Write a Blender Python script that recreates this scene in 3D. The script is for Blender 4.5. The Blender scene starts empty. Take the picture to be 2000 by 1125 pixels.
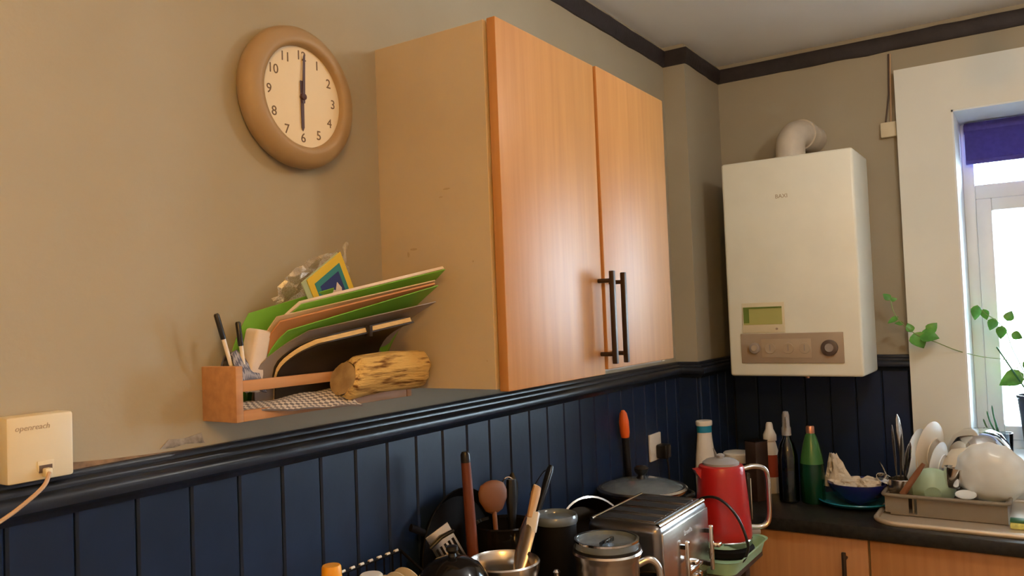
import bpy, bmesh, math, random
from mathutils import Vector, Matrix, noise

random.seed(7)
SC = bpy.context.scene
COL = SC.collection

# ------------------------------------------------------------------ camera
YAW, PITCH, ROLL, FPX = 0.58293, 0.035047, -0.038508, 1573.82
CAM = Vector((-1.26746, -1.16952, 1.59940))
fw = Vector((math.cos(YAW)*math.cos(PITCH), math.sin(YAW)*math.cos(PITCH), math.sin(PITCH)))
rt = Vector((math.sin(YAW), -math.cos(YAW), 0))
up = rt.cross(fw)
c, s = math.cos(ROLL), math.sin(ROLL)
rt, up = rt*c + up*s, up*c - rt*s
cd = bpy.data.cameras.new('camera')
cam = bpy.data.objects.new('camera', cd)
COL.objects.link(cam)
m = Matrix.Identity(4)
for i in range(3):
    m[i][0], m[i][1], m[i][2], m[i][3] = rt[i], up[i], -fw[i], CAM[i]
cam.matrix_world = m
cd.sensor_width = 36.0
cd.lens = FPX/2000*36.0
cd.clip_start = 0.02
SC.camera = cam

# ------------------------------------------------------------------ world, exposure
SKY_STRENGTH = 26.0
CEILING_LAMP = 128.0     # neutral-warm globe over the kitchen
WARM_LAMP = 410.0        # amber bulb behind the viewer
w = bpy.data.worlds.new('overcast_sky')
SC.world = w
w.use_nodes = True
bg = w.node_tree.nodes['Background']
bg.inputs[0].default_value = (0.74, 0.92, 1.08, 1)
bg.inputs[1].default_value = SKY_STRENGTH
SC.view_settings.view_transform = 'Standard'
SC.view_settings.look = 'None'
SC.view_settings.gamma = 1.0
SC.view_settings.exposure = 0.0
SC.view_settings.use_curve_mapping = False

# ------------------------------------------------------------------ materials
def nodes_of(name):
    mt = bpy.data.materials.new(name)
    mt.use_nodes = True
    nt = mt.node_tree
    return mt, nt, nt.nodes['Principled BSDF']

def M(name, col, rough=0.5, metal=0.0, var=0.08, scale=9.0, bump=0.0, bscale=80.0, spec=0.5,
      trans=0.0, ior=1.45, stretch=(1, 1, 1), col2=None, lo=0.35, hi=0.65, coat=0.0, detail=4.0, alpha=1.0):
    mt, nt, b = nodes_of(name)
    L = nt.links
    tc = nt.nodes.new('ShaderNodeTexCoord')
    mp = nt.nodes.new('ShaderNodeMapping')
    mp.inputs['Scale'].default_value = stretch
    L.new(tc.outputs['Object'], mp.inputs[0])
    nz = nt.nodes.new('ShaderNodeTexNoise')
    nz.inputs['Scale'].default_value = scale
    nz.inputs['Detail'].default_value = detail
    L.new(mp.outputs[0], nz.inputs['Vector'])
    rp = nt.nodes.new('ShaderNodeValToRGB')
    c1 = [max(0, x*(1-var)) for x in col]
    c2 = [min(1, x*(1+var)) for x in col] if col2 is None else list(col2)
    if col2 is not None:
        c1 = list(col)
    rp.color_ramp.elements[0].position = lo
    rp.color_ramp.elements[1].position = hi
    rp.color_ramp.elements[0].color = c1 + [1]
    rp.color_ramp.elements[1].color = c2 + [1]
    L.new(nz.outputs[0], rp.inputs[0])
    L.new(rp.outputs[0], b.inputs['Base Color'])
    b.inputs['Roughness'].default_value = rough
    b.inputs['Metallic'].default_value = metal
    b.inputs['Specular IOR Level'].default_value = spec
    b.inputs['Transmission Weight'].default_value = trans
    b.inputs['IOR'].default_value = ior
    b.inputs['Coat Weight'].default_value = coat
    b.inputs['Alpha'].default_value = alpha
    if bump:
        n2 = nt.nodes.new('ShaderNodeTexNoise')
        n2.inputs['Scale'].default_value = bscale
        n2.inputs['Detail'].default_value = 3
        L.new(mp.outputs[0], n2.inputs['Vector'])
        bp = nt.nodes.new('ShaderNodeBump')
        bp.inputs['Strength'].default_value = bump
        bp.inputs['Distance'].default_value = 0.004
        L.new(n2.outputs[0], bp.inputs['Height'])
        L.new(bp.outputs[0], b.inputs['Normal'])
    return mt

def thin_glass(name, tint=(0.97, 0.99, 0.99), gloss=0.04, rough=0.02, ior=1.45):
    mt, nt, b = nodes_of(name)
    nt.nodes.remove(b)
    L = nt.links
    out = nt.nodes['Material Output']
    tr = nt.nodes.new('ShaderNodeBsdfTransparent')
    gl = nt.nodes.new('ShaderNodeBsdfGlossy')
    fr = nt.nodes.new('ShaderNodeFresnel')
    mx = nt.nodes.new('ShaderNodeMixShader')
    nz = nt.nodes.new('ShaderNodeTexNoise')
    nz.inputs['Scale'].default_value = 3
    rp = nt.nodes.new('ShaderNodeValToRGB')
    rp.color_ramp.elements[0].color = [x*0.98 for x in tint] + [1]
    rp.color_ramp.elements[1].color = list(tint) + [1]
    L.new(nz.outputs[0], rp.inputs[0])
    L.new(rp.outputs[0], tr.inputs[0])
    gl.inputs['Roughness'].default_value = rough
    fr.inputs['IOR'].default_value = ior
    L.new(fr.outputs[0], mx.inputs[0])
    L.new(tr.outputs[0], mx.inputs[1])
    L.new(gl.outputs[0], mx.inputs[2])
    L.new(mx.outputs[0], out.inputs[0])
    return mt

def film(name):
    mt, nt, b = nodes_of(name)
    nt.nodes.remove(b)
    L = nt.links
    out = nt.nodes['Material Output']
    tr = nt.nodes.new('ShaderNodeBsdfTransparent')
    gl = nt.nodes.new('ShaderNodeBsdfGlossy')
    df = nt.nodes.new('ShaderNodeBsdfTranslucent')
    nz = nt.nodes.new('ShaderNodeTexNoise')
    nz.inputs['Scale'].default_value = 60
    rp = nt.nodes.new('ShaderNodeMapRange')
    rp.inputs['From Min'].default_value = 0.45
    rp.inputs['From Max'].default_value = 0.65
    rp.inputs['To Min'].default_value = 0.10
    rp.inputs['To Max'].default_value = 0.42
    L.new(nz.outputs[0], rp.inputs[0])
    gl.inputs['Roughness'].default_value = 0.28
    gl.inputs['Color'].default_value = (1, 1, 1, 1)
    m1 = nt.nodes.new('ShaderNodeMixShader')
    m2 = nt.nodes.new('ShaderNodeMixShader')
    m1.inputs[0].default_value = 0.10
    L.new(tr.outputs[0], m1.inputs[1])
    L.new(df.outputs[0], m1.inputs[2])
    L.new(rp.outputs[0], m2.inputs[0])
    L.new(m1.outputs[0], m2.inputs[1])
    L.new(gl.outputs[0], m2.inputs[2])
    L.new(m2.outputs[0], out.inputs[0])
    return mt

def emit(name, col, strength):
    mt, nt, b = nodes_of(name)
    b.inputs['Base Color'].default_value = (*col, 1)
    b.inputs['Emission Color'].default_value = (*col, 1)
    b.inputs['Emission Strength'].default_value = strength
    return mt

def checks(name, ca, cb, scale):
    mt, nt, b = nodes_of(name)
    tc = nt.nodes.new('ShaderNodeTexCoord')
    mp = nt.nodes.new('ShaderNodeMapping')
    mp.inputs['Rotation'].default_value = (0, 0, math.radians(40))
    mp.inputs['Scale'].default_value = (1.7, 0.9, 1)
    ck = nt.nodes.new('ShaderNodeTexChecker')
    ck.inputs['Scale'].default_value = scale
    ck.inputs['Color1'].default_value = (*ca, 1)
    ck.inputs['Color2'].default_value = (*cb, 1)
    nt.links.new(tc.outputs['UV'], mp.inputs[0])
    nt.links.new(mp.outputs[0], ck.inputs[0])
    nt.links.new(ck.outputs[0], b.inputs['Base Color'])
    b.inputs['Roughness'].default_value = 0.9
    return mt

WALLP = M('wall_paint', (0.38, 0.335, 0.25), 0.75, var=0.04, scale=2.5, bump=0.15, bscale=45, spec=0.3)
LIGHTP = M('pale_wall_paint', (0.72, 0.69, 0.64), 0.75, var=0.03, scale=3)
CREAMP = M('cream_paint', (0.77, 0.79, 0.74), 0.7, var=0.03, scale=3, bump=0.1, bscale=50, spec=0.3)
CEILP = M('ceiling_paint', (0.88, 0.88, 0.88), 0.85, var=0.03, scale=2)
NAVY = M('navy_gloss_paint', (0.010, 0.021, 0.055), 0.38, var=0.18, scale=5, bump=0.12, bscale=30, spec=0.36)
NAVYR = M('navy_rail_paint', (0.014, 0.019, 0.032), 0.30, var=0.15, scale=8, bump=0.1, bscale=40)
CORN = M('dark_cornice_paint', (0.026, 0.020, 0.022), 0.6, var=0.2, scale=20, bump=0.3, bscale=60)
BEECH = M('beech_door', (0.45, 0.198, 0.055), 0.42, scale=4, stretch=(14, 14, 0.7), col2=(0.53, 0.245, 0.073), lo=0.3, hi=0.7, spec=0.36, coat=0.0)
BEECHD = M('beech_base_door', (0.42, 0.18, 0.06), 0.42, scale=4, stretch=(14, 14, 0.7), col2=(0.50, 0.225, 0.075), lo=0.3, hi=0.7)
CARC = M('cabinet_cream_laminate', (0.54, 0.435, 0.30), 0.5, var=0.04, scale=5, spec=0.35)
EDGE = M('cabinet_edging', (0.72, 0.55, 0.32), 0.45, var=0.05)
BRONZE = M('dark_bronze_handle', (0.06, 0.04, 0.03), 0.4, 0.7)
WHITEP = M('white_enamel', (0.83, 0.84, 0.75), 0.32, var=0.03, scale=6, spec=0.5)
BPANEL = M('boiler_panel', (0.36, 0.27, 0.19), 0.5, var=0.05)
BPAN2 = M('boiler_panel_inset', (0.42, 0.32, 0.22), 0.4, var=0.05)
FLUE = M('flue_plastic', (0.60, 0.53, 0.44), 0.45, var=0.10, scale=14)
LCDM = M('timer_olive', (0.42, 0.40, 0.13), 0.35, var=0.04)
LCDG = M('timer_green', (0.13, 0.19, 0.03), 0.4)
CREAMPL = M('cream_plastic', (0.70, 0.62, 0.44), 0.42, var=0.03)
KNOBG = M('knob_grey', (0.30, 0.25, 0.22), 0.4)
KNOBD = M('knob_dark', (0.10, 0.07, 0.055), 0.4)
TXT = M('grey_print', (0.42, 0.33, 0.23), 0.7)
UPVC = M('white_upvc', (0.84, 0.90, 0.94), 0.35, var=0.02)
REVEAL = M('reveal_white', (0.80, 0.85, 0.88), 0.6, var=0.03)
BLIND = M('purple_blind', (0.065, 0.05, 0.26), 0.8, var=0.1, scale=60)
def backlit_cloth(mt, col):
    nt = mt.node_tree
    b = nt.nodes['Principled BSDF']
    tl = nt.nodes.new('ShaderNodeBsdfTranslucent')
    tl.inputs['Color'].default_value = (*col, 1)
    mx = nt.nodes.new('ShaderNodeMixShader')
    mx.inputs[0].default_value = 0.22
    nt.links.new(b.outputs[0], mx.inputs[1])
    nt.links.new(tl.outputs[0], mx.inputs[2])
    nt.links.new(mx.outputs[0], nt.nodes['Material Output'].inputs[0])
    return mt
BLINDF = backlit_cloth(M('purple_blind_fabric', (0.065, 0.05, 0.26), 0.8, var=0.1, scale=60), (0.06, 0.055, 0.26))
PANE = thin_glass('window_glass')
WORKT = M('black_worktop', (0.018, 0.016, 0.014), 0.33, var=0.4, scale=60)
CLOCKR = M('clock_ring', (0.36, 0.235, 0.11), 0.45, var=0.03)
CLOCKF = M('clock_face', (0.80, 0.70, 0.52), 0.6, var=0.02)
CLOCKH = M('clock_hand', (0.07, 0.035, 0.045), 0.5)
CLOCKN = M('clock_numerals', (0.17, 0.11, 0.06), 0.6)
RACKW = M('rack_pine', (0.42, 0.20, 0.08), 0.55, scale=5, stretch=(1, 12, 12), col2=(0.52, 0.26, 0.105))
LOGM = M('split_log', (0.16, 0.07, 0.015), 0.9, scale=14, stretch=(1.2, 9, 9), col2=(0.66, 0.43, 0.14), lo=0.34, hi=0.50, bump=0.9, bscale=26)
LOGE = M('log_end', (0.28, 0.18, 0.08), 0.9, scale=30, col2=(0.46, 0.32, 0.15), bump=0.4)
GREEN = M('green_card', (0.17, 0.42, 0.045), 0.42, var=0.05, coat=0.2)
WHITEC = M('white_paper', (0.72, 0.63, 0.56), 0.8, var=0.04, scale=40)
MANILA = M('manila_card', (0.56, 0.42, 0.25), 0.8, var=0.06)
ORANGEC = M('orange_card', (0.52, 0.24, 0.10), 0.7, var=0.08)
GREYF = M('grey_folder', (0.25, 0.21, 0.19), 0.4, var=0.08)
BLACKC = M('black_cover', (0.022, 0.015, 0.011), 0.45, var=0.2)
PAGES = M('cream_pages', (0.64, 0.47, 0.23), 0.8, var=0.12, scale=80, stretch=(1, 1, 8))
YELLOW = M('yellow_card', (0.72, 0.50, 0.05), 0.5, var=0.03)
TEALC = M('teal_card', (0.04, 0.24, 0.25), 0.5, var=0.04)
BLUEC = M('blue_card', (0.03, 0.05, 0.20), 0.5, var=0.04)
PALEGR = M('pale_green_card', (0.42, 0.52, 0.33), 0.5, var=0.05)
BAGM = film('clear_bag')
CHECKC = checks('check_cloth', (0.62, 0.58, 0.55), (0.17, 0.16, 0.18), 17)
CHECKB = checks('blue_check_cloth', (0.34, 0.33, 0.36), (0.10, 0.11, 0.16), 14)
BLACKP = M('black_plastic', (0.010, 0.009, 0.009), 0.28, var=0.2)
BLACKM = M('black_matt', (0.006, 0.005, 0.005), 0.65, var=0.2, spec=0.1)
BLACKG = M('black_gloss', (0.008, 0.007, 0.007), 0.12, var=0.2)
CHROME = M('chrome', (0.80, 0.78, 0.76), 0.10, 1.0, var=0.02)
STEEL = M('brushed_steel', (0.62, 0.57, 0.52), 0.26, 1.0, var=0.05, scale=4, stretch=(1, 1, 30))
DSTEEL = M('dark_steel', (0.24, 0.22, 0.21), 0.30, 1.0, var=0.05)
GREYPL = M('grey_lid', (0.30, 0.29, 0.29), 0.4)
SLOTM = M('slot_black', (0.012, 0.010, 0.010), 0.7)
RED = M('red_enamel', (0.42, 0.012, 0.010), 0.30, var=0.05, coat=0.25)
GLASSL = M('lid_glass', (0.20, 0.24, 0.27), 0.14, trans=0.35, spec=0.8, var=0.1, scale=30)
TRAYG = M('pale_green_plastic', (0.36, 0.58, 0.36), 0.42, var=0.05)
REDWOOD = M('red_brown_wood', (0.13, 0.032, 0.013), 0.45, scale=6, stretch=(10, 10, 1), col2=(0.18, 0.048, 0.02))
SPOONW = M('spoon_wood', (0.20, 0.075, 0.028), 0.55, var=0.12, scale=12)
PALEW = M('pale_wood', (0.55, 0.32, 0.14), 0.5, var=0.12, scale=12)
ORANGEP = M('orange_plastic', (0.85, 0.13, 0.012), 0.4, var=0.03)
YELLOWP = M('amber_plastic', (0.85, 0.36, 0.01), 0.4, var=0.05)
WHITEPL = M('white_plastic', (0.78, 0.74, 0.68), 0.4, var=0.03)
TEALP = M('teal_plastic', (0.01, 0.22, 0.36), 0.4)
GREENB = M('green_bottle', (0.045, 0.15, 0.035), 0.22, var=0.06)
GREEND = M('dark_green_liquid', (0.004, 0.035, 0.016), 0.2, var=0.1)
COPPER = M('copper_cap', (0.55, 0.25, 0.15), 0.3, 0.8)
CLEARB = thin_glass('clear_plastic', (0.72, 0.80, 0.86), rough=0.06, ior=1.5)
BLUEB = M('blue_glass', (0.015, 0.02, 0.13), 0.15, var=0.1, coat=0.3)
TEALB = M('teal_ceramic', (0.015, 0.17, 0.24), 0.25, var=0.1)
TISSUE = M('crumpled_paper', (0.62, 0.55, 0.44), 0.9, var=0.12, scale=20)
RACKG = M('taupe_plastic', (0.20, 0.165, 0.12), 0.5, var=0.05)
MINT = M('mint_ceramic', (0.36, 0.50, 0.36), 0.35, var=0.03)
WHITECER = M('white_ceramic', (0.78, 0.85, 0.90), 0.22, var=0.02)
BEIGEC = M('beige_ceramic', (0.68, 0.58, 0.44), 0.4, var=0.03)
SINKM = M('sink_steel', (0.62, 0.52, 0.40), 0.42, 0.45, var=0.05)
LEAF = M('leaf_green', (0.07, 0.26, 0.03), 0.35, var=0.25, scale=30)
STEM = M('stem_green', (0.20, 0.30, 0.10), 0.5)
LEAFD = M('leaf_dark', (0.03, 0.14, 0.05), 0.4, var=0.2, scale=30)
POTM = M('navy_pot', (0.02, 0.025, 0.05), 0.4)
BROWNBOX = M('dark_brown_box', (0.035, 0.018, 0.012), 0.45, var=0.3)
REDL = M('red_label', (0.35, 0.05, 0.02), 0.45)
CABLE = M('aged_cable', (0.50, 0.33, 0.20), 0.55)
FLOORM = M('floor_vinyl', (0.24, 0.17, 0.11), 0.5, scale=6, stretch=(1, 10, 1), var=0.2)
PLASTER = M('bare_plaster', (0.24, 0.16, 0.10), 0.9, var=0.25, scale=50, bump=0.5)
SCUFF = M('grey_scuff', (0.27, 0.25, 0.23), 0.9, var=0.4, scale=60)
MAROON = M('maroon_plastic', (0.09, 0.012, 0.02), 0.4)
SPONGE = M('sponge_yellow', (0.62, 0.60, 0.18), 0.95, var=0.2, scale=80, bump=0.6)
TABLEM = M('table_dark_wood', (0.06, 0.035, 0.02), 0.5, var=0.2)
BULB = emit('neutral_bulb', (1.0, 0.95, 0.84), CEILING_LAMP)
BULBW = emit('amber_bulb', (1.0, 0.52, 0.12), WARM_LAMP)
SHADEM = M('lamp_fitting_white', (0.75, 0.72, 0.66), 0.5)

# ------------------------------------------------------------------ mesh helpers
def nb():
    return bmesh.new()

def add_box(bm, mn, mx, bev=0.0, seg=2):
    x0, y0, z0 = [min(a, b) for a, b in zip(mn, mx)]
    x1, y1, z1 = [max(a, b) for a, b in zip(mn, mx)]
    v = [bm.verts.new(p) for p in ((x0, y0, z0), (x1, y0, z0), (x1, y1, z0), (x0, y1, z0),
                                   (x0, y0, z1), (x1, y0, z1), (x1, y1, z1), (x0, y1, z1))]
    fs = [bm.faces.new([v[i] for i in f]) for f in ((3, 2, 1, 0), (4, 5, 6, 7), (0, 1, 5, 4), (1, 2, 6, 5), (2, 3, 7, 6), (3, 0, 4, 7))]
    if bev:
        es = list({e for f in fs for e in f.edges})
        bmesh.ops.bevel(bm, geom=es, offset=bev, segments=seg, profile=0.5, affect='EDGES')
    return bm

def box(mn, mx, bev=0.0, seg=2):
    return add_box(nb(), mn, mx, bev, seg)

def add_lathe(bm, prof, ctr=(0, 0, 0), seg=36, sx=1.0, sy=1.0):
    rings = []
    for r, z in prof:
        if r < 1e-6:
            rings.append([bm.verts.new((ctr[0], ctr[1], ctr[2]+z))])
        else:
            rings.append([bm.verts.new((ctr[0]+sx*r*math.cos(2*math.pi*i/seg), ctr[1]+sy*r*math.sin(2*math.pi*i/seg), ctr[2]+z)) for i in range(seg)])
    for a, b in zip(rings, rings[1:]):
        for i in range(seg):
            j = (i+1) % seg
            if len(a) == 1 and len(b) == 1:
                continue
            if len(a) == 1:
                bm.faces.new((a[0], b[j], b[i]))
            elif len(b) == 1:
                bm.faces.new((a[i], a[j], b[0]))
            else:
                bm.faces.new((a[i], a[j], b[j], b[i]))
    return bm

def lathe(prof, ctr=(0, 0, 0), seg=36, sx=1.0, sy=1.0):
    return add_lathe(nb(), prof, ctr, seg, sx, sy)

def smooth_path(pts, n=6):
    P = [Vector(p) for p in pts]
    out = []
    for i in range(len(P)-1):
        p0, p1, p2, p3 = P[max(i-1, 0)], P[i], P[i+1], P[min(i+2, len(P)-1)]
        for k in range(n):
            t = k/n
            out.append(0.5*((2*p1) + (p2-p0)*t + (2*p0-5*p1+4*p2-p3)*t*t + (3*p1-p0-3*p2+p3)*t**3))
    out.append(P[-1])
    return out

def add_tube(bm, pts, r, seg=10, closed=False, flat=1.0):
    P = [Vector(p) for p in pts]
    n = len(P)
    R = r if isinstance(r, (list, tuple)) else [r]*n
    rings = []
    ref = None
    for i in range(n):
        if closed:
            t = P[(i+1) % n]-P[i-1]
        else:
            t = P[min(i+1, n-1)]-P[max(i-1, 0)]
        t.normalize()
        if ref is None:
            ref = Vector((0, 0, 1)) if abs(t.z) < 0.9 else Vector((1, 0, 0))
        a = ref - t*ref.dot(t)
        a.normalize()
        b = t.cross(a)
        ref = a
        rings.append([bm.verts.new(P[i]+(a*math.cos(2*math.pi*k/seg)*flat+b*math.sin(2*math.pi*k/seg))*R[i]) for k in range(seg)])
    rng = range(n) if closed else range(n-1)
    for i in rng:
        A, B = rings[i], rings[(i+1) % n]
        for k in range(seg):
            l = (k+1) % seg
            bm.faces.new((A[k], A[l], B[l], B[k]))
    if not closed:
        bm.faces.new(rings[0][::-1])
        bm.faces.new(rings[-1])
    return bm

def tube(pts, r, seg=10, closed=False, flat=1.0):
    return add_tube(nb(), pts, r, seg, closed, flat)

def add_prism(bm, poly, h, f):
    """poly in (u, v), extruded by h along w; f maps (u, v, w) to xyz"""
    a = [bm.verts.new(f(u, v, 0)) for u, v in poly]
    b = [bm.verts.new(f(u, v, h)) for u, v in poly]
    n = len(poly)
    bm.faces.new(a[::-1])
    bm.faces.new(b)
    for i in range(n):
        j = (i+1) % n
        bm.faces.new((a[i], a[j], b[j], b[i]))
    return bm

def add_patch(bm, rows, th):
    """closed curved sheet through a grid of points"""
    R = [[Vector(p) for p in r] for r in rows]
    nr, nc = len(R), len(R[0])
    uvl = bm.loops.layers.uv.verify()
    N = []
    for i in range(nr):
        N.append([])
        for j in range(nc):
            du = R[i][min(j+1, nc-1)]-R[i][max(j-1, 0)]
            dv = R[min(i+1, nr-1)][j]-R[max(i-1, 0)][j]
            k = du.cross(dv)
            N[i].append(k.normalized() if k.length > 1e-9 else Vector((0, 0, 1)))
    A = [[bm.verts.new(R[i][j]+N[i][j]*th/2) for j in range(nc)] for i in range(nr)]
    B = [[bm.verts.new(R[i][j]-N[i][j]*th/2) for j in range(nc)] for i in range(nr)]
    def uvface(vs, ij):
        f = bm.faces.new(vs)
        for l, (i, j) in zip(f.loops, ij):
            l[uvl].uv = (j/max(1, nc-1), i/max(1, nr-1))
    for i in range(nr-1):
        for j in range(nc-1):
            q = [(i, j), (i, j+1), (i+1, j+1), (i+1, j)]
            uvface([A[a][b] for a, b in q], q)
            uvface([B[a][b] for a, b in q[::-1]], q[::-1])
    rim = [(0, j) for j in range(nc)] + [(i, nc-1) for i in range(1, nr)] + [(nr-1, j) for j in range(nc-2, -1, -1)] + [(i, 0) for i in range(nr-2, 0, -1)]
    for k in range(len(rim)):
        p, q = rim[k], rim[(k+1) % len(rim)]
        bm.faces.new((A[q[0]][q[1]], A[p[0]][p[1]], B[p[0]][p[1]], B[q[0]][q[1]]))
    return bm

def sheet(Lp, Rp, th, n=4, m=6, sag=0.0):
    """folder sheet between a left and a right edge profile (lists of points, bottom to top)"""
    a, b = smooth_path(Lp, n), smooth_path(Rp, n)
    rows = []
    for p, q in zip(a, b):
        rows.append([p.lerp(q, j/m) - Vector((0, 0, sag*math.sin(math.pi*j/m))) for j in range(m+1)])
    return add_patch(nb(), rows, th)

def finish(name, bm, mat, parent=None, smooth=True, ang=38, loc=None, rot=None):
    bmesh.ops.recalc_face_normals(bm, faces=bm.faces)
    me = bpy.data.meshes.new(name)
    bm.to_mesh(me)
    bm.free()
    if smooth:
        for p in me.polygons:
            p.use_smooth = True
        me.set_sharp_from_angle(angle=math.radians(ang))
    if mat:
        me.materials.append(mat)
    o = bpy.data.objects.new(name, me)
    COL.objects.link(o)
    if parent:
        o.parent = parent
    if loc:
        o.location = loc
    if rot:
        o.rotation_euler = rot
    return o

def tag(o, label=None, cat=None, group=None, kind=None):
    if label:
        o['label'] = label
    if cat:
        o['category'] = cat
    if group:
        o['group'] = group
    if kind:
        o['kind'] = kind
    return o

def thing(name, label, cat, loc=(0, 0, 0), rot=(0, 0, 0), group=None):
    o = bpy.data.objects.new(name, None)
    COL.objects.link(o)
    o.empty_display_size = 0.05
    o.location = loc
    o.rotation_euler = rot
    return tag(o, label, cat, group)

def struct(name, bm, mat, label, cat, parent=None, smooth=False):
    o = finish(name, bm, mat, parent, smooth=smooth)
    return tag(o, label, cat, kind='structure')

def text_mesh(body, size, name, mat, parent, mtx, depth=0.0006, font_shear=0.0):
    cu = bpy.data.curves.new('lettering', 'FONT')
    cu.body = body
    cu.size = size
    cu.extrude = depth
    cu.align_x = 'CENTER'
    cu.align_y = 'CENTER'
    cu.shear = font_shear
    cu.resolution_u = 3
    t = bpy.data.objects.new('lettering', cu)
    COL.objects.link(t)
    bpy.context.view_layer.update()
    me = bpy.data.meshes.new_from_object(t.evaluated_get(bpy.context.evaluated_depsgraph_get()))
    bpy.data.objects.remove(t)
    me.name = name
    me.transform(mtx)
    me.materials.clear()
    me.materials.append(mat)
    o = bpy.data.objects.new(name, me)
    COL.objects.link(o)
    o.parent = parent
    return o

RX90 = Matrix.Rotation(math.pi/2, 4, 'X')
def face_my(x, y, z):      # text plane facing -y, reading towards +x
    return Matrix.Translation((x, y, z)) @ RX90
def face_mx(x, y, z):      # text plane facing -x, reading towards -y
    return Matrix.Translation((x, y, z)) @ Matrix.Rotation(-math.pi/2, 4, 'Z') @ RX90

# ------------------------------------------------------------------ room shell
XB, ZC = 1.988, 2.60          # back wall plane, ceiling height
XF, YR = -2.3, -2.9           # wall behind the camera, right-hand wall
BX0, BYD = 1.61, -0.085       # boxed-in corner
ZR = 1.359                    # underside of dado rail

struct('floor', box((XF-.15, YR-.15, -.1), (XB+.4, .15, 0)), FLOORM, 'brown vinyl kitchen floor below the worktops', 'floor')
struct('ceiling', box((XF-.15, YR-.15, ZC), (XB+.4, .15, ZC+.1)), CEILP, 'pale painted ceiling above the dark cornice', 'ceiling')
wl = struct('wall_left', box((XF-.15, 0, 0), (XB+.4, .15, ZC)), WALLP, 'beige painted wall carrying the clock and wall cupboard', 'wall')
struct('wall_front', box((XF-.15, YR, 0), (XF, 0, ZC)), LIGHTP, 'plain painted wall behind the viewer', 'wall')
struct('wall_right', box((XF, YR-.15, 0), (XB, YR, ZC)), LIGHTP, 'plain painted wall opposite the wall clock', 'wall')
wc = struct('wall_corner', box((BX0, BYD, 0), (XB, 0, ZC)), WALLP, 'boxed-in pipe corner between cupboard and boiler', 'wall')

WY0, WY1, WZ0, WZ1 = -0.93, -2.12, 1.03, 2.262      # window opening
CY0, CY1, CXF = -0.755, -2.35, 1.93                 # cream window surround
bm = nb()
add_box(bm, (XB, .0, 0), (XB+.29, WY0, ZC))
add_box(bm, (XB, WY1, 0), (XB+.29, YR-.15, ZC))
add_box(bm, (XB, WY0, 0), (XB+.29, WY1, WZ0))
add_box(bm, (XB, WY0, WZ1), (XB+.29, WY1, ZC))
wb = struct('wall_back', bm, WALLP, 'beige wall behind the boiler with the window', 'wall')
bm = nb()
add_box(bm, (CXF, CY0, .9), (XB, WY0, 2.437))
add_box(bm, (CXF, WY1, .9), (XB, CY1, 2.437))
add_box(bm, (CXF, WY0, .9), (XB, WY1, WZ0))
add_box(bm, (CXF, WY0, WZ1), (XB, WY1, 2.437))
struct('trim_1', bm, CREAMP, 'raised cream plaster surround of the window', 'window surround')
# white lining of the reveal
bm = nb()
add_box(bm, (CXF+.002, WY0, WZ0), (XB+.29, WY0-.006, WZ1))
add_box(bm, (CXF+.002, WY1+.006, WZ0), (XB+.29, WY1, WZ1))
add_box(bm, (CXF+.002, WY0, WZ1-.006), (XB+.29, WY1, WZ1))
struct('trim_2', bm, REVEAL, 'white lining inside the window recess', 'window reveal')

# planks of the wainscot: one board each
PITCH = 0.0925
def plank_mesh(w, axis):
    bm = nb()
    ch = 0.0035
    prof = [(0.0012, 0.0), (0.0012, 0.0075), (0.0012+ch, 0.011), (w-0.0012-ch, 0.011), (w-0.0012, 0.0075), (w-0.0012, 0.0)]
    if axis == 'x':
        add_prism(bm, prof, ZR-.08, lambda u, v, q: (u, -v, .1+q))
    else:
        add_prism(bm, prof, ZR-.08, lambda u, v, q: (-v, -u, .1+q))
    bmesh.ops.recalc_face_normals(bm, faces=bm.faces)
    me = bpy.data.meshes.new('plank')
    bm.to_mesh(me)
    bm.free()
    me.materials.append(NAVY)
    return me
pm = plank_mesh(PITCH, 'x')
x = -0.7465 - PITCH*6
while x < BX0-.01:
    wd = min(PITCH, BX0-x)
    me = pm if wd > PITCH-.001 else plank_mesh(wd, 'x')
    o = bpy.data.objects.new('plank', me)
    COL.objects.link(o)
    o.parent = wl
    o.location = (x, 0, 0)
    x += PITCH
for i in range(5):
    o = bpy.data.objects.new('plank', pm if i < 4 else plank_mesh(XB-.012-(BX0-.0105+4*PITCH), 'x'))
    COL.objects.link(o)
    o.parent = wc
    o.location = (BX0-.0105+i*PITCH, BYD, 0)
GROOVE = M('groove_dark', (0.008, 0.009, 0.014), 0.7)
finish('groove_backing', box((XF, 0, .1), (BX0, -.002, ZR+.01)), GROOVE, wl, smooth=False)
finish('groove_backing', box((BX0-.002, .0, .1), (XB, BYD-.002, ZR+.01)), GROOVE, wc, smooth=False)
finish('groove_backing', box((XB-.002, BYD, .1), (XB, CY0, ZR+.01)), GROOVE, wb, smooth=False)
pe = plank_mesh(0.084, 'y')
o = bpy.data.objects.new('plank', pe)
COL.objects.link(o)
o.parent = wc
o.location = (BX0, 0, 0)
pmy = plank_mesh(PITCH, 'y')
y = BYD-.012
while y > CY0+.01:
    wd = min(PITCH, y-CY0)
    me = pmy if wd > PITCH-.001 else plank_mesh(wd, 'y')
    o = bpy.data.objects.new('plank', me)
    COL.objects.link(o)
    o.parent = wb
    o.location = (XB, y, 0)
    y -= PITCH

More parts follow.
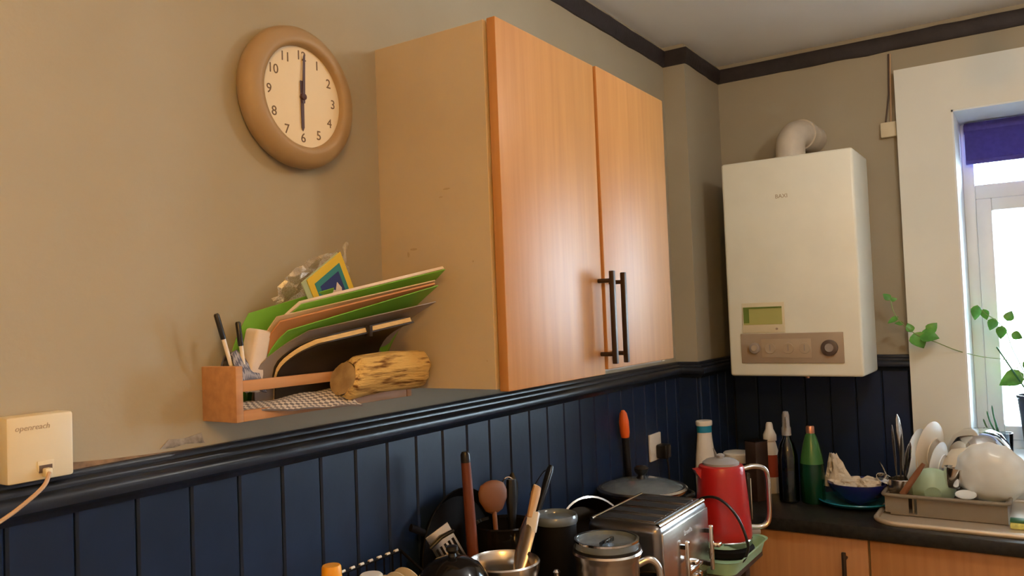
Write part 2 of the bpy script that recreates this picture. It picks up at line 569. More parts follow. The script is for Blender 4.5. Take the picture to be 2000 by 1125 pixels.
# dado rail
RAILP = [(0, ZR+.046), (.010, ZR+.046), (.013, ZR+.042), (.013, ZR+.037), (.019, ZR+.035), (.022, ZR+.031), (.022, ZR+.026),
         (.029, ZR+.024), (.034, ZR+.020), (.036, ZR+.012), (.034, ZR+.004), (.027, ZR), (.022, ZR-.004), (.016, ZR-.012), (.0, ZR-.012)]
def rail(path, prof):
    """sweep (depth, z) profile along a polyline of ((x, y), (nx, ny)) with outward offset direction per point"""
    bm = nb()
    rings = []
    for (px, py), (nx, ny) in path:
        rings.append([bm.verts.new((px+nx*d, py+ny*d, z)) for d, z in prof])
    n = len(prof)
    for A, B in zip(rings, rings[1:]):
        for k in range(n):
            l = (k+1) % n
            bm.faces.new((A[k], A[l], B[l], B[k]))
    bm.faces.new(rings[0])
    bm.faces.new(rings[-1][::-1])
    return bm
struct('trim_3', rail([((XF, 0), (0, -1)), ((BX0, 0), (-1, -1)), ((BX0, BYD), (-1, -1)), ((XB, BYD), (-1, -1)), ((XB, CY0), (-1, 0))], RAILP), NAVYR,
       'navy moulded dado rail capping the dark wainscot boards', 'dado rail', smooth=True)
# dark cornice strip, slightly wavering lower edge
def cornice():
    bm = nb()
    pts = []
    def seg(a, b, n, nv):
        for i in range(n):
            t = i/n
            pts.append(((a[0]+(b[0]-a[0])*t, a[1]+(b[1]-a[1])*t), nv))
    seg((XF, 0), (BX0, 0), 90, (0, -1))
    pts.append(((BX0, 0), (-1, -1)))
    pts.append(((BX0, BYD), (-1, -1)))
    seg((BX0+.02, BYD), (XB-.02, BYD), 8, (0, -1))
    pts.append(((XB, BYD), (-1, -1)))
    seg((XB, BYD-.02), (XB, YR), 70, (-1, 0))
    pts.append(((XB, YR), (-1, 0)))
    rings = []
    for i, ((px, py), (nx, ny)) in enumerate(pts):
        wv = 0.004*noise.noise((i*.37, 0, 0))+.002*noise.noise((i*1.3, 3, 0))
        zt = ZC-.017+.003*noise.noise((i*.5, 9, 0))
        zb = ZC-.074+wv
        prof = [(0, zt), (.016, zt-.002), (.018, zt-.010), (.013, zb+.012), (.007, zb), (0, zb)]
        rings.append([bm.verts.new((px+nx*d, py+ny*d, z)) for d, z in prof])
    for A, B in zip(rings, rings[1:]):
        for k in range(6):
            l = (k+1) % 6
            bm.faces.new((A[k], A[l], B[l], B[k]))
    bm.faces.new(rings[0])
    bm.faces.new(rings[-1][::-1])
    return bm
struct('trim_4', cornice(), CORN, 'dark painted cornice strip under the ceiling', 'cornice', smooth=True)
struct('baseboard_left', box((XF, 0, 0), (BX0, -.018, .1), .003), NAVYR, 'navy skirting board at the foot of the wainscot', 'skirting')

# bare plaster edge and scuff above the rail
bm = nb()
pts = [(-.665, ZR+.046), (-.665, ZR+.058), (-.64, ZR+.055), (-.60, ZR+.052), (-.54, ZR+.049), (-.48, ZR+.047)]
add_prism(bm, pts, .0015, lambda u, v, q: (u, -q-.0002, v))
tag(finish('bare_plaster_strip', bm, PLASTER, wl, smooth=False), 'brown bare plaster along the top of the rail')
bm = nb()
add_prism(bm, [(-.515, 1.412), (-.50, 1.425), (-.47, 1.423), (-.44, 1.428), (-.435, 1.41), (-.47, 1.414), (-.49, 1.411)], .001, lambda u, v, q: (u, -q-.0002, v))
tag(finish('scuff_mark', bm, SCUFF, wl, smooth=False), 'grey scuff on the paint above the rail')

# ------------------------------------------------------------------ window
win = bpy.data.objects.new('window_1', None)
COL.objects.link(win)
win.location = (2.2, WY0, WZ0)
tag(win, 'white framed window with fanlight at the right edge', 'window', kind='structure')
def wpart(name, mn, mx, mat, bev=.004):
    o = finish(name, box(mn, mx, bev), mat, win)
    o.location = (-2.2, -WY0, -WZ0)
    return o
a, b = WY0-.006, WY1+.006
wpart('frame_jamb', (2.2, a, WZ0), (2.265, a-.038, WZ1-.006), UPVC)
wpart('frame_jamb', (2.2, b, WZ0), (2.265, b+.038, WZ1-.006), UPVC)
wpart('frame_head', (2.2, a-.038, WZ1-.04), (2.265, b+.038, WZ1-.006), UPVC)
wpart('frame_sill', (2.2, a-.038, WZ0), (2.265, b+.038, WZ0+.05), UPVC)
wpart('transom', (2.196, a-.038, 1.968), (2.265, b+.038, 2.022), UPVC)
wpart('mullion', (2.196, -1.50, WZ0+.05), (2.265, -1.55, WZ1-.04), UPVC)
for y0, y1 in ((a-.038, -1.50), (-1.55, b+.038)):
    wpart('fanlight_pane', (2.228, y0, 2.022), (2.234, y1, WZ1-.04), PANE, 0)
    wpart('casement_stile', (2.19, y0, WZ0+.05), (2.255, y0-.05, 1.968), UPVC)
    wpart('casement_stile', (2.19, y1, WZ0+.05), (2.255, y1+.05, 1.968), UPVC)
    wpart('casement_rail', (2.19, y0-.05, 1.922), (2.255, y1+.05, 1.968), UPVC)
    wpart('casement_rail', (2.19, y0-.05, WZ0+.05), (2.255, y1+.05, WZ0+.10), UPVC)
    wpart('pane', (2.22, y0-.05, WZ0+.10), (2.226, y1+.05, 1.922), PANE, 0)
struct('windowsill', box((CXF-.02, WY0-.006, WZ0-.0), (2.2, WY1+.006, WZ0+.018), .004), UPVC, 'white sill inside the window recess holding plants', 'windowsill')

bl = thing('roller_blind', 'purple roller blind rolled down over the top of the window', 'blind', (2.13, WY0-.02, 2.1))
finish('fabric', box((.03, -.002, 0), (.032, WY1-WY0+.045, .15)), BLINDF, bl, smooth=False)
finish('bottom_bar', box((.026, -.002, -.004), (.036, WY1-WY0+.045, .012), .002), BLIND, bl)
finish('roller', tube([(.045, .0, .13), (.045, WY1-WY0+.04, .13)], .018, 16), BLIND, bl)

# ------------------------------------------------------------------ wall cupboard
Z0 = 1.46
cb = thing('wall_cupboard', 'beech wall cupboard with two doors and cream sides beside the clock', 'cupboard', (0, 0, Z0))
CW, CH, CD = .829, .72, .283
bm = nb()
add_box(bm, (.008, 0, 0), (.026, -CD, CH))
add_box(bm, (CW-.018, 0, 0), (CW, -CD, CH))
add_box(bm, (.026, 0, 0), (CW-.018, -CD, .018))
add_box(bm, (.026, 0, CH-.018), (CW-.018, -CD, CH))
add_box(bm, (.026, -.004, .018), (CW-.018, -.012, CH-.018))
add_box(bm, (.026, -.012, .35), (CW-.018, -CD+.03, .368))
body = finish('carcass', bm, CARC, cb, smooth=False)
finish('edging_strip', box((.0075, -CD, 0), (.0265, -CD-.0015, CH)), EDGE, body, smooth=False)
finish('edging_strip', box((CW-.0185, -CD, 0), (CW+.0005, -CD-.0015, CH)), EDGE, body, smooth=False)
def handle(parent, x, y, zb, zt):
    bm = nb()
    add_box(bm, (x-.006, y-.042, zb), (x+.006, y-.030, zt), .002)
    h = finish('handle', bm, BRONZE, parent)
    for zz in (zb+.022, zt-.022):
        finish('handle_post', tube([(x, y+.0005, zz), (x, y-.032, zz)], .005, 10), BRONZE, h)
    return h
d1 = finish('door', box((.010, -.290, -.004), (.4165, -.311, CH+.002), .0025), BEECH, cb)
handle(d1, .398, -.311, .022, .235)
# right-hand door stands ajar, hung on its right edge
d2 = finish('door', box((-.4095, .0105, .003), (0, -.0105, CH-.002), .0025), BEECH, cb, loc=(CW+.001, -.3005, .004), rot=(0, 0, math.radians(.75)))
handle(d2, -.385, -.0105, .018, .228)
MARK = M('brown_marks', (0.45, 0.34, 0.21), 0.7)
for (yy, zz, a_, b_) in ((-.18, .40, .018, .004), (-.165, .385, .010, .003), (-.09, .285, .020, .005), (-.075, .275, .006, .012), (-.265, .055, .004, .004), (-.24, .25, .003, .004), (-.12, .215, .004, .003)):
    bm = nb()
    add_prism(bm, [(yy+a_*.5*math.cos(t*.785)*(1+.4*noise.noise((t*1.7, zz*9, 0))), zz+b_*.5*math.sin(t*.785)) for t in range(8)], .0006, lambda u, v, q: (.008-q, u, v))
    finish('stain', bm, MARK, body, smooth=False)

# ------------------------------------------------------------------ clock
ck = thing('wall_clock', 'round tan wall clock showing six o\'clock beside the cupboard', 'clock', (-.2285, 0, 2.024))
bm = lathe([(0, 0), (.122, 0), (.130, .008), (.1335, .020), (.131, .031), (.122, .040), (.108, .0445), (.100, .044), (.0955, .040), (.0945, .030), (0, .030)], seg=64)
bmesh.ops.rotate(bm, verts=bm.verts, cent=(0, 0, 0), matrix=Matrix.Rotation(math.pi/2, 3, 'X'))
finish('ring', bm, CLOCKR, ck, ang=50)
bm = lathe([(0, .0302), (.0944, .0302), (.0944, .0308), (0, .0308)], seg=64)
bmesh.ops.rotate(bm, verts=bm.verts, cent=(0, 0, 0), matrix=Matrix.Rotation(math.pi/2, 3, 'X'))
face = finish('dial', bm, CLOCKF, ck)
for h in range(1, 13):
    an = math.radians(90-30*h)
    text_mesh(str(h), .025, 'numeral', CLOCKN, face, face_my(.0775*math.cos(an), -.0312, .0775*math.sin(an)), .0003)
bm = nb()
add_prism(bm, [(-.0035, -.012), (.0035, -.012), (.0022, .076), (-.0005, .082), (-.0022, .076)], .001, lambda u, v, q: (u+.004*v/.08, -.0345-q, v))
finish('minute_hand', bm, CLOCKH, ck, smooth=False)
bm = nb()
add_prism(bm, [(-.0042, -.030), (.0042, -.030), (.0034, .058), (0, .065), (-.0034, .058)], .001, lambda u, v, q: (-u-.002, -.0328-q, -v))
finish('hour_hand', bm, CLOCKH, ck, smooth=False)
bm = lathe([(0, .031), (.0062, .031), (.0062, .037), (.003, .0385), (0, .0385)], seg=16)
bmesh.ops.rotate(bm, verts=bm.verts, cent=(0, 0, 0), matrix=Matrix.Rotation(math.pi/2, 3, 'X'))
finish('hub', bm, CLOCKH, ck)

# ------------------------------------------------------------------ telephone box on the left
rb = thing('telephone_socket', 'small cream telephone socket box on the wall at the left edge', 'socket', (-.711, 0, 1.404))
bdy = finish('cover', box((-.0435, -.0005, 0), (.0435, -.036, .088), .004), CREAMPL, rb)
text_mesh('openreach', .0105, 'lettering', TXT, bdy, face_my(-.011, -.0362, .072), .0003, .2)
finish('jack', box((-.006, -.0355, .012), (.016, -.0375, .026), .001), CREAMPL, bdy)
finish('jack_opening', box((-.004, -.0365, .010), (.013, -.0380, .020)), KNOBD, bdy)
finish('plug', box((.000, -.034, .004), (.010, -.046, .016), .002), CREAMPL, rb)
tag(finish('telephone_cable', tube(smooth_path([(-.706, -.046, 1.414), (-.72, -.056, 1.398), (-.755, -.06, 1.376), (-.80, -.058, 1.35), (-.84, -.045, 1.30), (-.86, -.03, 1.20), (-.86, -.022, .90)], 8), .0028, 8), CABLE),
    'pale cable drooping from the telephone socket at the left edge', 'cable')

# ------------------------------------------------------------------ spice rack with papers
RX0, RX1, RD, RZ = -.437, -.012, .088, 1.446
rk = thing('spice_rack', 'small pine spice rack fixed to the wall under the clock', 'shelf', (RX0, 0, RZ))
rl = RX1-RX0
for xx in (0, rl-.014):
    finish('end_panel', box((xx, 0, 0), (xx+.014, -RD, .090), .0015), RACKW, rk)
finish('bottom_board', box((.014, 0, .004), (rl-.014, -RD+.012, .012)), RACKW, rk)
finish('back_rail', box((.014, 0, .05), (rl-.014, -.010, .075)), RACKW, rk)
finish('front_rail', box((.014, -RD+.011, .048), (rl-.014, -RD+.001, .066), .0015), RACKW, rk)
finish('front_lip', box((.014, -RD+.012, .0), (rl-.014, -RD+.001, .018), .0015), RACKW, rk)

def tri(p):
    return Vector(p)
YR0 = -.028
# back green folder whose corner flops to the left
L = [(-.400, -.022, 1.470), (-.398, -.024, 1.54), (-.385, -.028, 1.585), (-.366, -.034, 1.622)]
R = [(-.20, -.018, 1.475), (-.20, -.022, 1.55), (-.20, -.045, 1.61), (-.215, -.085, 1.664)]
tag(finish('green_folder', sheet(L, R, .0016), GREEN), 'green card folder at the back of the rack, corner flopping left', 'folder')

def folder(name, mat, LB, T2, RB, T1, y0, th, label, cat, zlow=1.464):
    LB, T2, RB, T1 = Vector(LB), Vector(T2), Vector(RB), Vector(T1)
    Lp = [Vector((LB.x+.004, y0, zlow)), LB, LB.lerp(T2, .5)+Vector((0, .004, .006)), T2]
    Rp = [Vector((RB.x-.01, y0, zlow)), RB, RB.lerp(T1, .5)+Vector((0, .006, .008)), T1]
    o = finish(name, sheet(Lp, Rp, th), mat)
    tag(o, label, cat)
    return o, Lp, Rp
o, Lp, Rp = folder('ring_binder', GREEN, (-.368, -.044, 1.540), (-.303, -.095, 1.634), (-.040, -.062, 1.552), (-.026, -.196, 1.696), -.020, .002,
                   'green folder with a thick pale paper edge, topmost in the rack', 'folder')
dv = Vector((0, .0035, .0042))
finish('paper_block', sheet([p+dv for p in Lp], [p+dv for p in Rp], .0065), WHITEC, o)
folder('manila_folder', MANILA, (-.366, -.050, 1.540), (-.343, -.078, 1.614), (-.060, -.072, 1.552), (-.058, -.196, 1.674), -.030, .0025, 'buff manila folder under the pale paper block', 'folder')
folder('letter_bundle', ORANGEC, (-.362, -.055, 1.539), (-.340, -.083, 1.606), (-.064, -.078, 1.552), (-.064, -.200, 1.668), -.036, .0035, 'orange brown bundle of letters between the green folders', 'papers')
folder('green_folder', GREEN, (-.354, -.061, 1.537), (-.333, -.094, 1.590), (-.072, -.085, 1.552), (-.058, -.203, 1.664), -.043, .0018, 'glossy green folder above the grey plastic folder', 'folder')
folder('grey_folder', GREYF, (-.374, -.060, 1.524), (-.294, -.101, 1.588), (-.075, -.083, 1.550), (-.059, -.197, 1.633), -.049, .002, 'grey plastic folder lying over the black notebook', 'folder')
o, Lp, Rp = folder('notebook', BLACKC, (-.340, -.074, 1.519), (-.290, -.118, 1.564), (-.102, -.088, 1.549), (-.092, -.168, 1.596), -.058, .0025, 'black notebook with cream pages leaning out of the rack', 'notebook')
dv = Vector((0, .0045, .0050))
finish('pages', sheet([p+dv+Vector((.003, 0, 0)) for p in Lp], [p+dv-Vector((.003, 0, 0)) for p in Rp], .008), PAGES, o)
dv = Vector((0, .0090, .0098))
finish('back_cover', sheet([p+dv for p in Lp], [p+dv for p in Rp], .0022), BLACKC, o)
tpos = Lp[3].lerp(Rp[3], .52)
finish('clasp', box(tpos+Vector((-.004, -.004, -.008)), tpos+Vector((.004, .010, .012)), .001), BLACKC, o)

# card in a crumpled clear bag
cf = thing('greeting_card', 'yellow and blue bordered card sticking up behind the folders', 'card', (-.165, -.062, 1.60), (math.radians(8), math.radians(-33), 0))
def cardlayer(name, mat, s, dy, off=0.0):
    finish(name, box((-.05*s+off, -.0006-dy, -.07*s+.06), (.05*s+off, .0006-dy, .07*s+.06)), mat, cf, smooth=False)
finish('back_sheet', box((-.062, .001, -.012), (.044, .003, .128)), PALEGR, cf, smooth=False)
finish('yellow_border', box((-.050, -.0005, -.01), (.050, .001, .126)), YELLOW, cf, smooth=False)
finish('teal_border', box((-.037, -.001, -.01), (.037, -.0004, .110)), TEALC, cf, smooth=False)
finish('blue_field', box((-.027, -.0015, -.01), (.027, -.0009, .098)), BLUEC, cf, smooth=False)
bm = nb()
add_prism(bm, [(-.014, .040), (.012, .046), (.020, .066), (.014, .082), (.004, .070), (-.004, .078), (-.010, .064)], .0006, lambda u, v, q: (u, -.0016-q, v))
finish('picture', bm, WHITEC, cf, smooth=False)
bm = nb()
rows = []
for i in range(15):
    r = []
    for j in range(11):
        t, q = i/14, j/10
        bx = Vector((-.305, -.040, 1.628)).lerp(Vector((-.150, -.045, 1.722)), t)
        wdt = .030+.024*math.sin(math.pi*min(1, t*1.1))
        nv = Vector((-.62, 0, .72))
        p = bx+nv*(q-.45)*wdt*1.6
        n1 = noise.noise((t*7, q*6, 1.0))
        n2 = noise.noise((t*16, q*13, 4.0))
        p += Vector((.010*n2, -.022*abs(n1)-.010*n2, .008*n1))
        r.append(p)
    rows.append(r)
add_patch(bm, rows, .0006)
tag(finish('plastic_bag', bm, BAGM, smooth=False), 'crumpled clear plastic bag stuffed behind the green folder', 'bag')
tag(finish('plastic_wrap_tail', tube(smooth_path([(-.160, -.05, 1.70), (-.152, -.052, 1.725), (-.148, -.05, 1.748), (-.14, -.05, 1.752)], 4), [.007, .004, .0045, .0055, .003, .002, .003, .005, .004, .004, .005, .004, .002][:13], 6), BAGM),
    'twisted clear wrapper tip rising above the card', 'wrapper')

# fire log
bm = nb()
n, sg = 26, 28
rings = []
for i in range(n+1):
    t = i/n
    cx = -.232+.212*t
    ring = []
    for k in range(sg):
        an = 2*math.pi*k/sg
        rr = .040*(1+.10*math.cos(2*an+.6)+.07*math.cos(3*an))
        rr *= 1+.10*noise.noise((math.cos(an)*2.2, math.sin(an)*2.2, t*1.3))+.05*noise.noise((math.cos(an)*7, math.sin(an)*7, t*2))
        if abs((k-9) % sg) < 1 or abs((k-17) % sg) < 1 or abs((k-22) % sg) < 1:
            rr *= .93
        e = 1-.25*max(0, (.10-t)/.10)**2-.35*max(0, (t-.92)/.08)**2
        ring.append(bm.verts.new((cx+.010*math.sin(an)*(1-t), -.118+rr*e*math.cos(an)*.92, 1.500+rr*e*math.sin(an)+.004*math.sin(t*3))))
    rings.append(ring)
for A, B in zip(rings, rings[1:]):
    for k in range(sg):
        l = (k+1) % sg
        bm.faces.new((A[k], A[l], B[l], B[k]))
lg = finish('log_body', bm, LOGM, None, ang=70)
lt = thing('fire_log', 'short split log with deep cracks resting on the front of the rack', 'log', (-.126, -.118, 1.46))
lg.parent = lt
lg.location = (.126, .118, -1.46)
bm = nb()
for R_ in (rings[0],) if False else ():
    pass
def endcap(xc, sgn):
    b2 = nb()
    ctr = b2.verts.new((xc, 0, .04))
    vs = []
    for k in range(20):
        an = 2*math.pi*k/20
        rr = .031*(1+.10*math.cos(2*an+.6)+.05*noise.noise((k*.9, xc, 0)))
        vs.append(b2.verts.new((xc-sgn*.002+.008*math.sin(an)*(sgn < 0), rr*math.cos(an)*.92, .04+rr*math.sin(an))))
    for k in range(20):
        b2.faces.new((ctr, vs[k], vs[(k+1) % 20]))
    return b2
finish('cut_end', endcap(-.109, -1), LOGE, lt)
finish('cut_end', endcap(.096, 1), LOGE, lt)

# check cloths
rows = []
for i in range(9):
    r = []
    for j in range(15):
        t, q = j/14, i/8
        xx = -.415+.20*t
        yy = -.030-.105*q*(.45+.55*t)-.012*t
        zz = 1.462+.018*math.sin(math.pi*min(1, q*1.2))*(.4+.6*t)+.006*noise.noise((t*4, q*3, 0))-.012*max(0, q-.7)*t*3
        r.append((xx, yy, zz))
    rows.append(r)
tag(finish('check_cloth', add_patch(nb(), rows, .003), CHECKC, ang=60), 'grey and white check cloth folded on the bottom of the rack', 'cloth')
rows = []
for i in range(9):
    r = []
    for j in range(9):
        t, q = j/8, i/8
        r.append((-.418+.052*t+.006*noise.noise((t*5, q*4, 2)), -.075+.062*q, 1.470+.088*math.sin(math.pi*(.12+.76*q))*(.75+.25*math.sin(3*t+1))+.010*noise.noise((t*6, q*6, 7))))
    rows.append(r)
tag(finish('blue_check_cloth', add_patch(nb(), rows, .003), CHECKB, ang=60), 'dark blue check cloth bunched at the left end of the rack', 'cloth')

def pen(p0, p1, label):
    p0, p1 = Vector(p0), Vector(p1)
    t = thing('ballpoint_pen', label, 'pen', p0, group='pens in the spice rack')
    d = p1-p0
    finish('barrel', tube([(0, 0, 0), d*.70], .0034, 10), WHITEPL, t)
    finish('cap', tube([d*.66, d*.98, d], [.0045, .0045, .003], 10), BLACKP, t)
pen((-.405, -.050, 1.50), (-.4425, -.050, 1.622), 'black-capped pen, the taller one at the left end of the rack')
pen((-.392, -.058, 1.49), (-.4055, -.056, 1.608), 'black-capped pen beside the white adaptor in the rack')
ad = thing('power_adaptor', 'off-white plug adaptor wedged upright behind the pens', 'adaptor', (-.378, -.040, 1.49), (math.radians(6), math.radians(10), 0))
finish('casing', box((-.016, -.018, 0), (.016, .016, .106), .006, 3), WHITEC, ad)
finish('prong_plate', box((.0155, -.014, .02), (.020, .012, .095), .002), GREYPL, ad)

# ------------------------------------------------------------------ boiler
bo = thing('gas_boiler', 'cream wall-mounted gas boiler between the cupboard and the window', 'boiler', (1.622, -.4296, 1.3516))
BW, BH = .2274, .774
finish('casing', box((0, -BW, 0), (.262, BW, BH), .010, 3), WHITEP, bo)
finish('wall_frame', box((.262, -BW+.02, .02), (XB-1.622, BW-.02, BH-.03)), KNOBG, bo, smooth=False)
cp = finish('control_panel', box((-.006, BW-.046, .047), (.004, -BW+.06, .152), .002), BPANEL, bo)
finish('panel_inset', box((-.0075, .108, .066), (-.005, -.062, .132), .001), BPAN2, cp)
def knob(y, z, r, mat, name='knob', inner=None):
    k = finish(name, tube([(-.0055, y, z), (-.018, y, z), (-.020, y, z)], [r, r, r*.85], 24), mat, cp)
    if inner:
        finish('knob_cap', tube([(-.0195, y, z), (-.023, y, z)], [r*.55, r*.5], 20), inner, k)
    return k
knob(.131, .101, .019, KNOBG, inner=BPAN2)
knob(-.123, .100, .027, KNOBD, inner=KNOBG)
for yy in (.078, .015, -.04):
    finish('gauge', tube([(-.007, yy, .099), (-.0105, yy, .099)], [.019, .018], 24), BPAN2, cp)
    finish('gauge_pointer', box((-.0115, yy-.0015, .090), (-.0100, yy+.0015, .112)), KNOBG, cp)
tp = finish('timer', box((-.003, .174, .155), (.003, .024, .262), .0015), CREAMPL, bo)
finish('timer_window', box((-.0042, .168, .184), (-.002, .032, .246)), LCDM, tp)
finish('timer_blank', box((-.0050, .168, .190), (-.0036, .148, .244)), LCDG, tp)
finish('timer_shade', box((-.0056, .168, .241), (-.0036, .032, .247)), LCDG, tp)
finish('timer_button', tube([(-.0025, .052, .168), (-.006, .052, .168)], .004, 12), BPANEL, tp)
text_mesh('BAXI', .020, 'badge', TXT, bo, face_mx(-.0004, .0146, .634), .0004)
finish('drain_pipe', tube([(.12, -.015, .003), (.12, -.015, -.015)], .007, 10), COPPER, bo)
fl = thing('flue_elbow', 'white flue elbow running from the boiler top into the wall', 'flue pipe', (1.78, -.415, 2.1256))
pth = []
for i in range(11):
    t = i/10*math.pi/2
    pth.append((.075-.075*math.cos(t), -.022*(1-math.cos(t)), .052+.062*math.sin(t)))
finish('elbow', tube([(0, 0, 0), (0, 0, .02)] + pth + [(.12, -.03, .114), (XB-1.78, -.036, .114)], .052, 28), FLUE, fl)
finish('collar', lathe([(.050, 0), (.060, 0), (.060, .022), (.050, .024)], seg=28), FLUE, fl)
finish('joint_ring', tube([(.078, -.022, .114), (.102, -.026, .114)], .058, 28), FLUE, fl)

# small junction box with cables
jb = thing('junction_box', 'small cream junction box high on the wall by the window surround', 'junction box', (XB, -.722, 2.205))
finish('cover', box((0, -.028, 0), (-.026, .026, .055), .003), CREAMPL, jb)
finish('cable', tube([(-.008, .010, .052), (-.007, .004, .09), (-.007, -.006, .16), (-.006, -.012, .31)], .003, 8), KNOBD, jb)
finish('cable', tube([(-.008, -.008, .052), (-.007, -.010, .09), (-.007, -.012, .16), (-.006, -.018, .31)], .003, 8), CABLE, jb)

# ------------------------------------------------------------------ worktops and base units
ZT = .917
XW = 1.378
tag(finish('worktop', box((XW, .0 - .086, ZT-.04), (XB-.012, -2.6, ZT), .004), WORKT), 'black worktop under the boiler and window', 'worktop')
def base_unit(y0, y1, hy, label):
    t = thing('base_cupboard', label, 'cupboard', (1.40, y0, 0), group='beech base units')
    wd = abs(y1-y0)
    finish('body', box((.02, -.001, .12), (XB-1.42, -wd+.001, ZT-.041)), CARC, t, smooth=False)
    finish('plinth', box((.06, -.001, 0), (.08, -wd+.001, .12)), BEECHD, t, smooth=False)
    d = finish('door', box((0, -.002, .13), (.0195, -wd+.002, ZT-.046), .002), BEECHD, t)
    if hy is not None:
        yy = hy-y0
        h = finish('handle', box((-.042, yy-.006, .62), (-.030, yy+.006, .836), .002), BRONZE, d)
        for zz in (.645, .812):
            finish('handle_post', tube([(.0, yy, zz), (-.032, yy, zz)], .005, 10), BRONZE, h)
    return t
base_unit(-.092, -.681, -.615, 'beech base cupboard below the worktop, nearest the red kettle')
base_unit(-.683, -1.28, None, 'beech base cupboard below the draining rack')
base_unit(-1.282, -1.88, -1.34, 'beech base cupboard under the window, beyond the right edge')

# ------------------------------------------------------------------ side table along the left wall
tb = thing('side_table', 'narrow dark table along the navy wainscot carrying pans and toaster', 'table', (-.55, -.02, 0))
TL = 1.06+.55
finish('table_top', box((0, 0, ZT-.03), (TL, -.44, ZT), .003), TABLEM, tb)
for xx in (.03, TL-.07):
    for yy in (-.03, -.37):
        finish('leg', box((xx, yy, 0), (xx+.04, yy-.04, ZT-.03), .002), TABLEM, tb)

# ------------------------------------------------------------------ kettle on its tray
tr = thing('tray', 'pale green plastic tray with a raised lip under the red kettle', 'tray', (.90, -.378, ZT))
def rrect(x0, x1, y0, y1, r, n=5):
    out = []
    for cx, cy, a0 in ((x1-r, y1-r, 0), (x0+r, y1-r, 90), (x0+r, y0+r, 180), (x1-r, y0+r, 270)):
        for i in range(n+1):
            an = math.radians(a0+90*i/n)
            out.append((cx+r*math.cos(an), cy+r*math.sin(an)))
    return out
bm = nb()
add_prism(bm, rrect(-.150, .125, -.098, .073, .03), .004, lambda u, v, q: (u, v, .0005+q))
finish('floor_panel', bm, TRAYG, tr)
bm = nb()
o_, i_, t_ = rrect(-.160, .135, -.108, .081, .038), rrect(-.150, .125, -.098, .073, .03), rrect(-.158, .133, -.106, .079, .036)
V = [[bm.verts.new((u, v, z)) for u, v in P] for P, z in ((i_, .001), (o_, .034), (rrect(-.167, .142, -.115, .087, .043), .036), (t_, .031), (rrect(-.147, .122, -.095, .070, .028), .004))]
for A, B in zip(V, V[1:]):
    for k in range(len(A)):
        l = (k+1) % len(A)
        bm.faces.new((A[k], A[l], B[l], B[k]))
finish('raised_lip', bm, TRAYG, tr, ang=50)

kt = thing('electric_kettle', 'red electric kettle with chrome handle standing on the tray', 'kettle', (.936, -.392, ZT+.005), (0, 0, math.radians(-52)))
finish('power_base', lathe([(0, 0), (.080, 0), (.083, .006), (.080, .018), (.060, .024), (0, .024)]), BLACKM, kt)
finish('steel_foot', lathe([(.060, .022), (.072, .022), (.076, .032), (.076, .042), (.072, .046), (.06, .046)]), CHROME, kt)
finish('body', lathe([(0, .044), (.074, .044), (.0765, .050), (.0755, .075), (.0725, .12), (.0685, .17), (.065, .212), (.063, .232), (.060, .240), (.052, .243), (0, .243)], seg=48), RED, kt)
ld = finish('lid', lathe([(0, .243), (.050, .243), (.050, .249), (.040, .256), (.018, .260), (0, .261)]), GREYPL, kt)
finish('lid_knob', lathe([(0, .259), (.010, .259), (.012, .268), (.006, .272), (0, .272)], seg=18), GREYPL, ld)
bm = nb()
add_prism(bm, [(-.058, .200), (-.058, .234), (-.078, .232), (-.074, .224)], .032, lambda u, v, q: (u, q-.016, v))
finish('spout', bm, RED, kt)
hp = smooth_path([(.060, 0, .226), (.090, 0, .232), (.120, 0, .226), (.131, 0, .205), (.133, 0, .15), (.132, 0, .10), (.125, 0, .074), (.105, 0, .064), (.074, 0, .066)], 6)
finish('handle', tube(hp, .0095, 12, flat=.75), CHROME, kt)
finish('handle_strip', box((.0695, -.009, .075), (.0800, .009, .215), .003), BLACKP, kt)
finish('water_gauge', box((.078, -.005, .085), (.0835, .005, .200), .002), CHROME, kt)
finish('switch', box((.070, -.012, .046), (.102, .012, .058), .003), GREYPL, kt)
pc = finish('power_cord', tube(smooth_path([(.86, -.300, .99), (.855, -.345, 1.070), (.840, -.395, 1.094), (.828, -.438, 1.083), (.822, -.472, 1.048), (.820, -.492, 1.0), (.820, -.494, .968), (.812, -.478, .938), (.785, -.440, .9255)], 8), .0038, 8), BLACKP, kt)
pc.matrix_parent_inverse = (Matrix.Translation(kt.location) @ kt.rotation_euler.to_matrix().to_4x4()).inverted()

# ------------------------------------------------------------------ toaster
to = thing('toaster', 'four-slot chrome and steel toaster in front of the big pot', 'toaster', (.57, -.335, ZT))
TX, TY, TH = .155, .092, .200
bm = nb()
add_box(bm, (-TX, -TY, .014), (TX, TY, TH), .018, 4)
finish('body', bm, DSTEEL, to, ang=30)
finish('base_skirt', box((-TX+.008, -TY+.006, 0), (TX-.008, TY-.006, .018), .003), BLACKP, to)
tpn = finish('top_panel', box((-TX+.020, -TY+.016, TH-.002), (TX-.020, TY-.014, TH+.002), .001), DSTEEL, to)
for i in range(4):
    xx = -.105+i*.064
    finish('bread_slot', box((xx-.019, -TY+.024, TH+.0012), (xx+.019, TY-.022, TH+.0030)), SLOTM, tpn, smooth=False)
    for sx in (-.021, .021):
        finish('slot_rim', box((xx+sx-.002, -TY+.022, TH+.0015), (xx+sx+.002, TY-.020, TH+.0034), .0008), DSTEEL, tpn)
finish('chrome_edge', tube([(-TX+.014, -TY+.009, TH-.004), (TX-.014, -TY+.009, TH-.004)], .0065, 12), CHROME, to)
finish('rear_edge', tube([(-TX+.014, TY-.008, TH-.003), (TX-.014, TY-.008, TH-.003)], .005, 12), CHROME, to)
finish('front_panel', box((-TX+.012, -TY-.004, .03), (TX-.012, -TY+.006, TH-.018), .003), STEEL, to)
